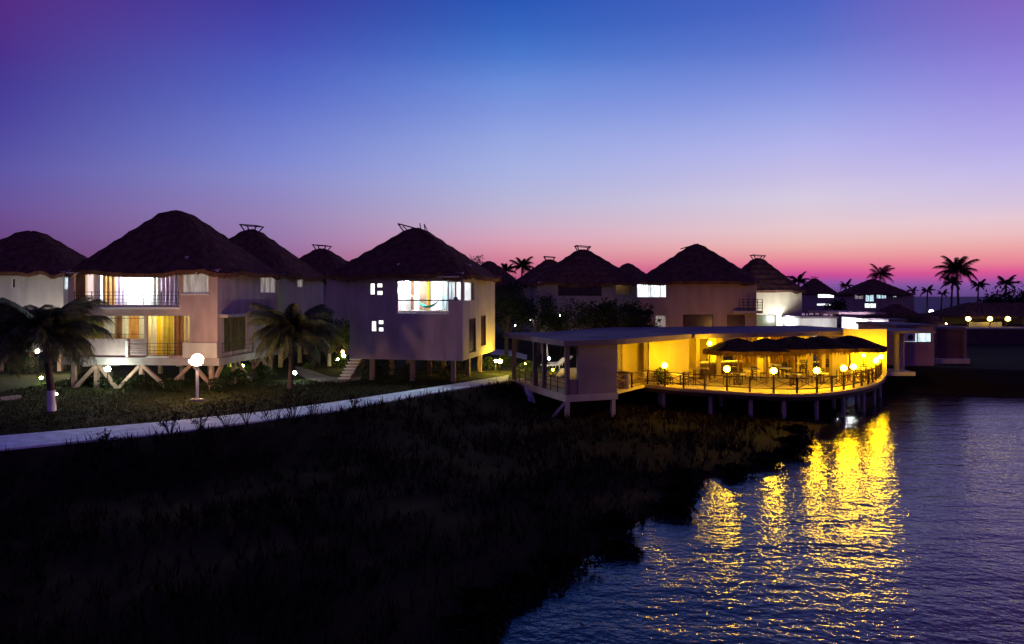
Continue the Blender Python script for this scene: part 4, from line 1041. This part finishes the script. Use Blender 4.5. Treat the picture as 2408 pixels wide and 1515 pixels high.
x, y = oat(1905, 80); globe_lamp('added_flood_lamp', 'added white flood lamp, unseen, before the whitewashed low building', x, y, 0, 2.0, emit('added_flood_warm', (1.0, 0.93, 0.85), 130), 0.15)  # one more unseen lamp, added to brighten this front wall
# thatched open bar on the right with globe lamps
tb = thing('thatched_bar', 'long low thatched bar with three yellow globe lamps on the right', 'building', (0, 0, 0))
x0 = oat(2232, 102)[0]; x1 = oat(2520, 102)[0]; zr = H - (712 - HOR) / K * 104; zeb = H - (745 - HOR) / K * 99
m = MB(); hx0, hx1 = x0 + 4.0, x1 - 3
nseg = 40; vs = []; rnd = random.Random(5)
for i in range(nseg + 1):
    t = i / nseg; xe = x0 + (x1 - x0) * t; xr = hx0 + (hx1 - hx0) * t
    vs += [(xe, 98.6 + rnd.uniform(-.1, .1), zeb - 0.2 + rnd.uniform(-.08, .05)), (xe, 98.7, zeb + 0.05), ((xe + xr) / 2, 101.4, (zeb + zr) / 2 + rnd.uniform(-.05, .08)), (xr, 104, zr + rnd.uniform(-.04, .06)), (xe, 109.5, zeb)]
fs = [(5 * i + j, 5 * i + 5 + j, 5 * i + 6 + j, 5 * i + 1 + j) for i in range(nseg) for j in range(4)]
fs += [(0, 1, 2, 3, 4), tuple(5 * nseg + j for j in range(5))]
m.add(vs, fs).build('roof', THATCH, tb)
for i in range(7):
    x = x0 + 1.5 + i * (x1 - x0 - 3) / 6; MB().tube([(x, 99.4, 0), (x, 99.4, zeb)], 0.13, 8).build('post', WOODM, tb)
MB().box(x0 + 2, x1 - 2, 107, 107.2, 0, zeb).build('back_wall', PLASTER_Y, tb)
ra_, rb_ = oat(2278, 97)[0], oat(2356, 97)[0]
MB().box(ra_, rb_, 97.0, 97.25, 0.5, H - (758 - HOR) / K * 97).build('low_wall', PLASTER_Y, tb)
tw_ = thing('terrace_wall', 'long dark terrace retaining wall with pale ledge under the thatched bar', 'wall', (0, 0, 0))
xa = oat(2196, 92)[0]; MB().box(xa, xa + 60, 92, 92.4, -0.4, 1.85).build('wall', mat('terrace_plaster', (0.09, 0.045, 0.055), 0.9, 0.2, 1), tw_)
MB().box(xa - 0.1, xa + 60, 91.8, 93.6, 1.853, 2.02).build('ledge', PLASTER_Y, tw_)
MB().box(xa, xa + 60, 93.6, 112, -0.4, 1.95).build('terrace_fill', PLASTER_D, tw_)
for dx, lb in ((2277, 'leftmost'), (2328, 'middle'), (2370, 'rightmost')):
    x, y = oat(dx, 96.2); globe_lamp('bar_lamp', '%s of three yellow globe lamps at the thatched bar' % lb, x, y, 1.95, H - (750 - HOR) / K * 96.2, emit('lamp_bar', (1.0, 0.78, 0.12), 14), 0.30, 'globe lamps at the thatched bar', post=0.06)
x, y = oat(2225, 93.0); globe_lamp('bar_lamp', 'small yellow lamp on the ledge left of the thatched bar', x, y, 2.02, 2.5, emit('lamp_ledge', (1.0, 0.78, 0.22), 25), 0.10)
for i, (dx, py, Y, hw, lb) in enumerate(((2105, 716, 110, 4.5, 'left'), (2170, 738, 96, 4.5, 'right'))):
    X = (dx - CX) / K * Y; zp = H - (py - HOR) / K * Y
    t = thing('palapa_hut', 'dark low palapa roof hut beyond the restaurant, %s one' % lb, 'hut', (X, Y, 0), 0.2 * i, 'low palapa huts behind the restaurant')
    roof_parts(t, 0, 0, hw, hw * 0.8, zp - 2.0, zp, 60 + i, 0.4, None, 32, False, 2.2)
    for sx in (-1, 1):
        for sy in (-1, 1): MB().tube([(sx * hw * 0.6, sy * hw * 0.5, -0.1), (sx * hw * 0.6, sy * hw * 0.5, zp - 1.8)], 0.12, 8).build('post', WOODM, t)

# ------------------------------------------------------------------ vegetation
def frond_mesh(name, L_, droop, seed, m_, pairs=30, lw=0.045, ll=0.55):
    rnd = random.Random(seed); b = MB(); n = 10; pts = []
    for i in range(n + 1):
        t = i / n
        pts.append(Vector((L_ * (t - 0.22 * droop * t * t), 0.04 * L_ * math.sin(t * 3 + seed), L_ * (0.42 * t - (0.35 + 0.5 * droop) * t * t))))
    b.tube(pts, [0.045 * (1 - 0.85 * i / n) for i in range(n + 1)], 5, False)
    for i in range(pairs):
        t = 0.14 + 0.86 * i / pairs; f_ = t * n; k = min(int(f_), n - 1); p = pts[k].lerp(pts[k + 1], f_ - k); d = (pts[k + 1] - pts[k]).normalized()
        side = Vector((0, 1, 0)); ln = L_ * 0.30 * (1 - 0.65 * abs(t - 0.42)) * ll / 0.55
        for s_ in (-1, 1):
            out = (side * s_ * 0.85 + d * 0.55 + Vector((0, 0, -0.35 - 0.5 * droop * rnd.random()))).normalized()
            q = p + out * ln * rnd.uniform(0.8, 1.1) - Vector((0, 0, ln * 0.42)); mid = p + out * ln * 0.5
            w = d * lw
            b.add([p - w, p + w, mid + w * 0.9, mid - w * 0.9, q], [(0, 1, 2, 3), (3, 2, 4)])
    return b.mesh(name, m_)
FR = {}
def fronds(m_, L_):
    key = (m_.name, round(L_, 1))
    if key not in FR: FR[key] = [frond_mesh('frond', L_, dr, i + 3, m_, 44 if m_ is PALMF else 30, 0.034 if m_ is PALMF else 0.045, 0.62 if m_ is PALMF else 0.55) for i, dr in enumerate((0.25, 0.6, 1.0))]
    return FR[key]
def palm(label, x, y, crown_z, L_, nfr=18, m_=PALMF, lean=0.2, seed=1, trunk_r=0.16, white_base=False, z0=None, group='palms', wind=0.0, up=-42):
    rnd = random.Random(seed); z0 = tz(x, y) if z0 is None else z0
    t = thing('palm_tree', label, 'palm', (x, y, z0), 0, group); hgt = crown_z - z0
    pts = [(lean * (i / 6) ** 2, 0.02 * math.sin(i * 1.7), hgt * i / 6 - (0.15 if i == 0 else 0)) for i in range(7)]
    tr = MB(); tr.tube(pts, [trunk_r * (1.25 - 0.5 * i / 6) for i in range(7)], 9); tr.build('trunk', BARK, t, smooth=True)
    if white_base:
        k = min(1.1 / hgt, 1); MB().tube([(0, 0, 0.02), (lean * (k) ** 2 * 0.5, 0, hgt * k * 0.5), (lean * k ** 2, 0, hgt * k)], [trunk_r * 1.32, trunk_r * 1.22, trunk_r * 1.18], 10).build('white_trunk_paint', WHITE, t, smooth=True)
    top = Vector(pts[-1])
    for i in range(nfr):
        q = i / nfr; me = fronds(m_, L_)[0 if q < 0.35 else (1 if q < 0.7 else 2)]
        o = link('frond', me, t); o.location = top + Vector((0, 0, rnd.uniform(-0.08, 0.05)))
        pitch = R(up) + R(12 - up) * q + rnd.uniform(-0.12, 0.12)
        o.rotation_euler = (rnd.uniform(-0.3, 0.3), pitch, i * 2.4 + rnd.uniform(-0.25, 0.25) + wind); s_ = rnd.uniform(0.8, 1.08); o.scale = (s_, s_, s_)
    return t
def tree(label, x, y, hgt, r, n=1400, seed=1, m_=LEAF, leaf=0.16, z0=None, name='leafy_tree', group='dark leafy trees', flat=0.8, base=0.35, twigs=True):
    rnd = random.Random(seed); z0 = tz(x, y) if z0 is None else z0
    t = thing(name, label, 'tree', (x, y, z0), 0, group)
    tr = MB(); cz = hgt * (base + (1 - base) * 0.5)
    tr.tube([(0, 0, -0.15), (0.05, 0, hgt * 0.3), (0.1, 0.05, hgt * 0.6)], [r * 0.07 + 0.05, r * 0.055 + 0.03, r * 0.03 + 0.02], 7)
    clumps = []
    for i in range(14):
        a = rnd.random() * 6.28; e = rnd.uniform(-0.6, 1.0); rr = r * rnd.uniform(0.35, 0.85)
        c = Vector((rr * math.cos(a) * math.cos(e), rr * math.sin(a) * math.cos(e), cz + (hgt * (1 - base) * 0.5) * math.sin(e) * rnd.uniform(0.6, 0.95))); clumps.append((c, r * rnd.uniform(0.22, 0.42)))
        if i < 9: tr.tube([(0.05, 0, hgt * rnd.uniform(0.25, 0.5)), tuple(c * 0.6 + Vector((0, 0, cz * 0.3))), tuple(c)], [r * 0.03 + 0.015, r * 0.02 + 0.01, 0.008], 5)
    tr.build('trunk', BARK, t)
    cr = MB()
    for _ in range(n):
        c, q = rnd.choice(clumps)
        d = Vector((rnd.gauss(0, 1), rnd.gauss(0, 1), rnd.gauss(0, flat))); d = d.normalized() * (q * rnd.random() ** 0.45 * 1.15)
        p = c + d; a = Vector((rnd.gauss(0, 1), rnd.gauss(0, 1), rnd.gauss(0, 1))).normalized(); b2 = a.cross(Vector((rnd.gauss(0, 1), rnd.gauss(0, 1), rnd.gauss(0, 1)))).normalized()
        L_ = leaf * rnd.uniform(0.6, 1.3)
        cr.add([p - a * L_, p + b2 * L_ * 0.4, p + a * L_, p - b2 * L_ * 0.4], [(0, 1, 2, 3)])
    cr.build('crown', m_, t)
    return t
# foreground palms
q = gr(122, 968); palm('large foreground palm with white painted trunk base at far left', q.x, q.y, H - (785 - HOR) / K * q.y, 3.3, 52, PALMF, -0.5, 21, 0.17, True)
q = gr(683, 915); palm('palm in front of the gap between left and central houses', q.x, q.y, H - (778 - HOR) / K * q.y, 3.0, 52, PALMF, 0.2, 22, 0.14)
q = gr(775, 862); palm('small palm with white painted trunk near the stairs', q.x, q.y, 2.55, 1.9, 20, PALMF, -0.2, 23, 0.13, True)
q = gr(746, 838); palm('farther small palm with white trunk left of the stairs', q.x, q.y, 2.7, 1.9, 18, PALMF, 0.1, 24, 0.15, True)
# distant palms on the right, silhouetted
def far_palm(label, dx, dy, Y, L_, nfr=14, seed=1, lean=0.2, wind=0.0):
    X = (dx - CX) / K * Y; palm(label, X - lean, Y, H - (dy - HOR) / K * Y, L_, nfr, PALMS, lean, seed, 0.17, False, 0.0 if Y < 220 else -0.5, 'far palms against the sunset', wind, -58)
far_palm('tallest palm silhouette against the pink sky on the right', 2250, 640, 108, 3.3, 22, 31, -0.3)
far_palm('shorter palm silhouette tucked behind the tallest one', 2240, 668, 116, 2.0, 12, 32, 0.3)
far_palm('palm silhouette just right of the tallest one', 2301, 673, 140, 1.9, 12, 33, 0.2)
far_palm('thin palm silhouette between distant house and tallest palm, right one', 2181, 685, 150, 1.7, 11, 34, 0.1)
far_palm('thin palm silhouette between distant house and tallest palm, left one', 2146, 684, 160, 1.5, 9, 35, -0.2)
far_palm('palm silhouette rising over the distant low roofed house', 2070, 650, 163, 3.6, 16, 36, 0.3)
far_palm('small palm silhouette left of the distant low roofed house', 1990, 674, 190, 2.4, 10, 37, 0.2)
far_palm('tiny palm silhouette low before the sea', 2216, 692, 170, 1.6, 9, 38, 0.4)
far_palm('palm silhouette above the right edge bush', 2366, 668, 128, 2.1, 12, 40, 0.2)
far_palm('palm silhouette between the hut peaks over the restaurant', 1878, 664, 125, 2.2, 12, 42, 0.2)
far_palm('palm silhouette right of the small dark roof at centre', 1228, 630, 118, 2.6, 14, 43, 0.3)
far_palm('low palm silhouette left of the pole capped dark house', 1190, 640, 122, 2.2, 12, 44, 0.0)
def far_tree(label, dx, ytop, Y, r, n, seed, **kw):
    X = (dx - CX) / K * Y; hgt = H - (ytop - HOR) / K * Y; return tree(label, X, Y, hgt, r, n, seed, z0=0.0, **kw)
far_tree('bushy tree silhouette on the right shoulder of the central roof', 1120, 596, 100, 1.6, 420, 51, leaf=0.14, base=0.7)
far_tree('dark tree right of the central house, nearest one', 1190, 682, 70, 2.6, 1800, 52)
far_tree('dark tree right of the central house, tallest one', 1215, 650, 80, 3.4, 2000, 53)
far_tree('dark tree before the left end of the middle house', 1262, 690, 74, 2.8, 1800, 54)
far_tree('dark tree before the middle house windows', 1330, 705, 70, 2.6, 1800, 55)
far_tree('dark broad tree behind the porch roof, left of a pair', 1400, 700, 66, 2.8, 2000, 56)
far_tree('dark broad tree behind the porch roof, right of a pair', 1462, 694, 66, 2.6, 2000, 57)
far_tree('dark tree beside the bright upper window of the brown house', 1510, 716, 66, 1.9, 1300, 58)
far_tree('dark bushy clump tree at the right photo edge', 2385, 664, 122, 5.0, 2200, 59, leaf=0.3, base=0.1)
far_tree('second dark clump tree near the right photo edge', 2345, 690, 125, 3.6, 1400, 60, leaf=0.3, base=0.1)
far_tree('dark tree filling the gap left of the stairs', 745, 745, 68, 3.4, 2200, 61)
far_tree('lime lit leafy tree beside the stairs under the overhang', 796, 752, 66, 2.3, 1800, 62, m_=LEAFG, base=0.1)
far_tree('dark tree between the far left house and big house', 150, 760, 60, 2.6, 1500, 63)
far_tree('dark tree behind the passage right of the restaurant', 2140, 745, 88, 3.0, 1400, 64)
far_tree('dark tree beside the tiny distant hut', 1968, 705, 130, 2.6, 900, 65, leaf=0.22)
far_tree('dark tree right of the pale yellow hut', 1925, 735, 100, 2.0, 700, 66, leaf=0.2)
far_tree('dark tree behind the distant low roofed house, right side', 2118, 684, 160, 3.0, 800, 67, leaf=0.28)
def shrub(label, x, y, r, hgt, n, seed, m_=LEAF, leaf=0.09, z0=None, group='shrubs'):
    rnd = random.Random(seed); z0 = tz(x, y) if z0 is None else z0
    t = thing('shrub', label, 'shrub', (x, y, z0), 0, group); fo = MB(); sm = MB()
    for i in range(9):
        a = rnd.random() * 6.28; e = rnd.random() ** 0.5
        sm.tube([(0, 0, -0.05), (r * e * 0.4 * math.cos(a), r * e * 0.4 * math.sin(a), hgt * 0.5), (r * e * math.cos(a), r * e * math.sin(a), hgt * rnd.uniform(0.6, 1.05))], [0.02, 0.013, 0.005], 5)
    sm.build('stems', TWIG, t)
    for _ in range(n):
        a = rnd.random() * 6.28; e = rnd.random() ** 0.5; h_ = rnd.random() ** 0.7; w = math.sin(math.pi * (0.15 + 0.8 * h_)) * (0.8 + 0.35 * math.sin(3 * a + seed))
        p = Vector((r * e * w * math.cos(a), r * e * w * math.sin(a), hgt * h_)); q = Vector((rnd.gauss(0, 1), rnd.gauss(0, 1), rnd.gauss(0, 1))).normalized(); b2 = q.cross(Vector((rnd.gauss(0, 1), rnd.gauss(0, 1), 1))).normalized(); L_ = leaf * rnd.uniform(0.6, 1.4)
        fo.add([p - q * L_, p + b2 * L_ * 0.4, p + q * L_, p - b2 * L_ * 0.4], [(0, 1, 2, 3)])
    fo.build('foliage', m_, t)
    return t
# bushes around the houses
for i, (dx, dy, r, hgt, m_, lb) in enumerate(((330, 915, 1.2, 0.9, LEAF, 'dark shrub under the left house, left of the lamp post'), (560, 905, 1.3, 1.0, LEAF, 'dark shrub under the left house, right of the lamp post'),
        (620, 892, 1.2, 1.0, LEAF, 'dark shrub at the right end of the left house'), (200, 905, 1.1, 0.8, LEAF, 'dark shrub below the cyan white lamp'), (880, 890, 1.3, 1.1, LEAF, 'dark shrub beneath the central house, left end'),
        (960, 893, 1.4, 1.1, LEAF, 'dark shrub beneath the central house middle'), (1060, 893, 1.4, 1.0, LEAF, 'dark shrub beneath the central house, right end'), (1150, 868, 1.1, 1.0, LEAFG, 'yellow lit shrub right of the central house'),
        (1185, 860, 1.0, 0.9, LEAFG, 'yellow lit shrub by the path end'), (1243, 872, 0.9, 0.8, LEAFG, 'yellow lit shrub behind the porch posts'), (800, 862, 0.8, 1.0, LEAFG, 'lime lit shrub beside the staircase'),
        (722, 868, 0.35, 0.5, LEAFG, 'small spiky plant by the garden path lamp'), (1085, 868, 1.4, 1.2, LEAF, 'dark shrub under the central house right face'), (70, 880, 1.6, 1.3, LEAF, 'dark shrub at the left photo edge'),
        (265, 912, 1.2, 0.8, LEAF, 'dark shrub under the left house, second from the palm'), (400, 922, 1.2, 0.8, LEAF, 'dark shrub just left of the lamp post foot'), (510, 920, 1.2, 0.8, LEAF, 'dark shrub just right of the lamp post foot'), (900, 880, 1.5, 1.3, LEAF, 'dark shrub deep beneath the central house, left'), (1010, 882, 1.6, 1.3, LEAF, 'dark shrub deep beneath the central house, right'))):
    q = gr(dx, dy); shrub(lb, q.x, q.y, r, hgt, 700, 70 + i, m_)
q = oat(1555, 48.6); shrub('dark round potted bush on the deck before the ochre wall', q[0], q[1], 0.75, 1.15, 900, 95, LEAF, 0.08, FZ)
q = oat(1466, 46.9)
pt = thing('waste_barrel', 'dark round barrel standing by the porch wall on the deck', 'barrel', (q[0], q[1], FZ))
MB().lathe([(0.001, 0), (0.36, 0), (0.40, 0.3), (0.40, 0.8), (0.37, 1.0), (0.001, 1.0)], 16).build('barrel_body', PLASTER_D, pt); MB().lathe([(0.39, 0.98), (0.42, 1.0), (0.42, 1.05), (0.001, 1.08)], 16).build('lid', WOOD, pt)
# stone edging walls in the left garden
for (xa, ya, xb, yb, lb) in ((0, 943, 48, 938, 'at the left photo edge'), (195, 862, 282, 860, 'below the yellow garden lamp'), (178, 902, 262, 880, 'curving beside the palm')):
    a, b_ = gr(xa, ya), gr(xb, yb)
    t = thing('garden_edging', 'low pale stone garden edging ' + lb, 'edging', tuple(a), 0, 'garden edgings')
    d = b_ - a; nst = 7
    for i in range(nst):
        p0_, p1_ = d * (i / nst) , d * ((i + 0.94) / nst); MB().bar((p0_.x, p0_.y, 0.08), (p1_.x, p1_.y, 0.08 + random.uniform(-.01, .01)), 0.26, 0.26).build('stone', STONE, t)
# twiggy shrubs overlapping the lower edge of the path
def twiggy(label, x, y, hgt, seed):
    rnd = random.Random(seed); t = thing('twiggy_shrub', label, 'shrub', (x, y, tz(x, y)), 0, 'twiggy shrubs along the path'); b = MB(); lf = MB()
    for i in range(16):
        a = rnd.random() * 6.28; r = rnd.uniform(0.2, 0.75) * hgt; tip = Vector((r * math.cos(a), r * math.sin(a), hgt * rnd.uniform(0.5, 1.1))); mid = tip * 0.5 + Vector((0, 0, 0.1))
        b.tube([(0, 0, -0.05), tuple(mid), tuple(tip)], [0.014, 0.010, 0.004], 4, False)
        for k in range(4):
            s0 = mid.lerp(tip, rnd.random()); e = s0 + Vector((rnd.gauss(0, .14), rnd.gauss(0, .14), rnd.uniform(0.02, .25))) * hgt; b.tube([tuple(s0), tuple(e)], [0.006, 0.003], 3, False)
            for j in range(5):
                p = s0.lerp(e, rnd.random()); q = Vector((rnd.gauss(0, 1), rnd.gauss(0, 1), rnd.gauss(0, 1))).normalized() * 0.06; s2 = q.cross(Vector((0.3, 0.5, 1))).normalized() * 0.02
                lf.add([p - q, p + s2, p + q, p - s2], [(0, 1, 2, 3)])
    b.build('twigs', TWIG, t); lf.build('foliage', SCRUB, t)
order = ['leftmost', 'second from left', 'third from left', 'fourth from left', 'fifth from left', 'sixth from left', 'seventh from left', 'eighth from left', 'rightmost']
for i, (dx, dy, hgt) in enumerate(((250, 1046, 0.7), (400, 1024, 0.9), (470, 1016, 1.1), (535, 1008, 1.35), (580, 1000, 1.2), (640, 1000, 1.5), (690, 988, 1.4), (740, 983, 1.2), (830, 965, 0.8))):
    q = gr(dx, dy); twiggy('bare twiggy shrub on the lower path edge, %s of nine' % order[i], q.x, q.y, hgt, 300 + i)
# dark scrub and reeds over the foreground bank
rng = np.random.default_rng(4)
NP = 60000
sx = rng.uniform(-34, 26, NP); sy = rng.uniform(6, 58, NP)
keep = (np.abs(sx) < sy * 0.74 + 2) & ~inside(sx, sy, SHORE) & ~inside(sx, sy, UP_EDGE)
keep &= rng.random(NP) < np.clip(0.35 + 0.5 * hnoise(sx * 0.8, sy * 0.8), 0.08, 1)
sx, sy = sx[keep], sy[keep]; sz = terrain(sx, sy); sd = seg_dist(sx, sy, SHORE); sp_ = seg_dist(sx, sy, UP_EDGE)
vs = []; fs = []
for x, y, z, d, e in zip(sx, sy, sz, sd, sp_):
    hgt = (0.22 + 0.35 * rng.random()) * (0.9 if d < 2.0 else 1.0) * (0.95 if e < 0.8 else 1)
    for k in range(4):
        a = rng.random() * 6.283; r = rng.random() * 0.12; bx_, by_ = x + r * math.cos(a), y + r * math.sin(a); w = 0.02 + 0.02 * rng.random(); o = len(vs); l = hgt * (0.25 + 0.6 * rng.random())
        vs += [(bx_ - w * math.sin(a), by_ + w * math.cos(a), z - 0.02), (bx_ + w * math.sin(a), by_ - w * math.cos(a), z - 0.02), (bx_ + l * math.cos(a), by_ + l * math.sin(a), z + hgt * (0.6 + 0.5 * rng.random()))]
        fs.append((o, o + 1, o + 2))
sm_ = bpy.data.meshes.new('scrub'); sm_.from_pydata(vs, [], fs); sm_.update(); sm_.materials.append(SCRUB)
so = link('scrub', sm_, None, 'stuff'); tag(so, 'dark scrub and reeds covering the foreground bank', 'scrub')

# closed parasol and lounger on the lit terrace seen through the porch
q = at(1283, 850, 61); ps = thing('closed_parasol', 'closed white parasol seen between the porch posts', 'parasol', (q.x, q.y, 0))
MB().tube([(0, 0, 0), (0, 0, 2.5)], 0.03, 8).build('pole', WHITE, ps)
MB().lathe([(0.05, 2.5), (0.13, 2.2), (0.2, 1.5), (0.24, 1.0), (0.12, 0.95)], 12).build('folded_cover', WHITE, ps)
for i, (dx, Y, lb) in enumerate(((1300, 60.2, 'nearer'), (1316, 62.5, 'farther'))):
    x, y = oat(dx, Y); t = thing('sun_lounger', 'white sun lounger seen through the porch, %s one' % lb, 'lounger', (x, y, 0), 0.5, 'loungers behind the porch')
    MB().box(-0.95, 0.55, -0.33, 0.33, 0.30, 0.40).build('bed', WHITE, t); MB().bar((0.55, 0, 0.36), (1.15, 0, 0.85), 0.66, 0.08).build('backrest', WHITE, t)
    for sx in (-0.85, 0.45):
        for sy in (-0.28, 0.28): MB().box(sx - 0.03, sx + 0.03, sy - 0.03, sy + 0.03, 0, 0.30).build('leg', WHITE, t)
x, y = oat(1291, 58.6); globe_lamp('garden_lamp', 'white garden lamp beside the closed parasol', x, y, 0, 1.0, E_COOL, 0.10)

# dark shrubs leaning over the waterline
wl = [(-0.9, 15.4), (-0.5, 16.8), (-0.2, 18.1), (0.5, 19.2), (1.5, 20.6), (3.0, 22.0), (3.6, 24.4), (5.8, 26.2), (6.3, 28.4), (7.3, 30.3), (9.6, 31.4), (11.4, 33.6), (13.2, 35.2), (14.4, 38.0), (16.2, 41.0)]
nm_ = ['first', 'second', 'third', 'fourth', 'fifth', 'sixth', 'seventh', 'eighth', 'ninth', 'tenth', 'eleventh', 'twelfth', 'thirteenth', 'fourteenth', 'last']
for i, (x, y) in enumerate(wl):
    shrub('low dark waterside shrub on the near bank, %s from the bottom edge' % nm_[i], x + random.uniform(-0.3, 0.3), y, random.uniform(0.7, 1.2), random.uniform(0.32, 0.5), 800, 400 + i, SCRUB, 0.11, None, 'waterside shrubs')
# short lawn grass before the houses
NG = 26000
sx = rng.uniform(-32, 0, NG); sy = rng.uniform(26, 52, NG)
keep = (np.abs(sx) < sy * 0.74 + 1) & inside(sx, sy, UP_EDGE)
pp = [tuple(p) for p in PTOP] + [tuple(p) for p in PBOT[::-1]]
keep &= ~inside(sx, sy, pp)
sx, sy = sx[keep], sy[keep]; vs = []; fs = []
for x, y in zip(sx, sy):
    for k in range(3):
        a = rng.random() * 6.283; l = 0.03 + 0.09 * rng.random(); h_ = 0.05 + 0.10 * rng.random(); w = 0.012 + 0.012 * rng.random(); bx_, by_ = x + 0.08 * math.cos(a * 3), y + 0.08 * math.sin(a * 5); o = len(vs)
        vs += [(bx_ - w * math.sin(a), by_ + w * math.cos(a), -0.01), (bx_ + w * math.sin(a), by_ - w * math.cos(a), -0.01), (bx_ + l * math.cos(a), by_ + l * math.sin(a), h_)]; fs.append((o, o + 1, o + 2))
lm_ = bpy.data.meshes.new('lawn_grass'); lm_.from_pydata(vs, [], fs); lm_.update(); lm_.materials.append(mat('lawn_blades', (0.042, 0.048, 0.016), 0.9, 0.5, 1.5, spec=0.05))
lo_ = link('lawn_grass', lm_, None, 'stuff'); tag(lo_, 'short olive lawn grass between the path and houses', 'grass')
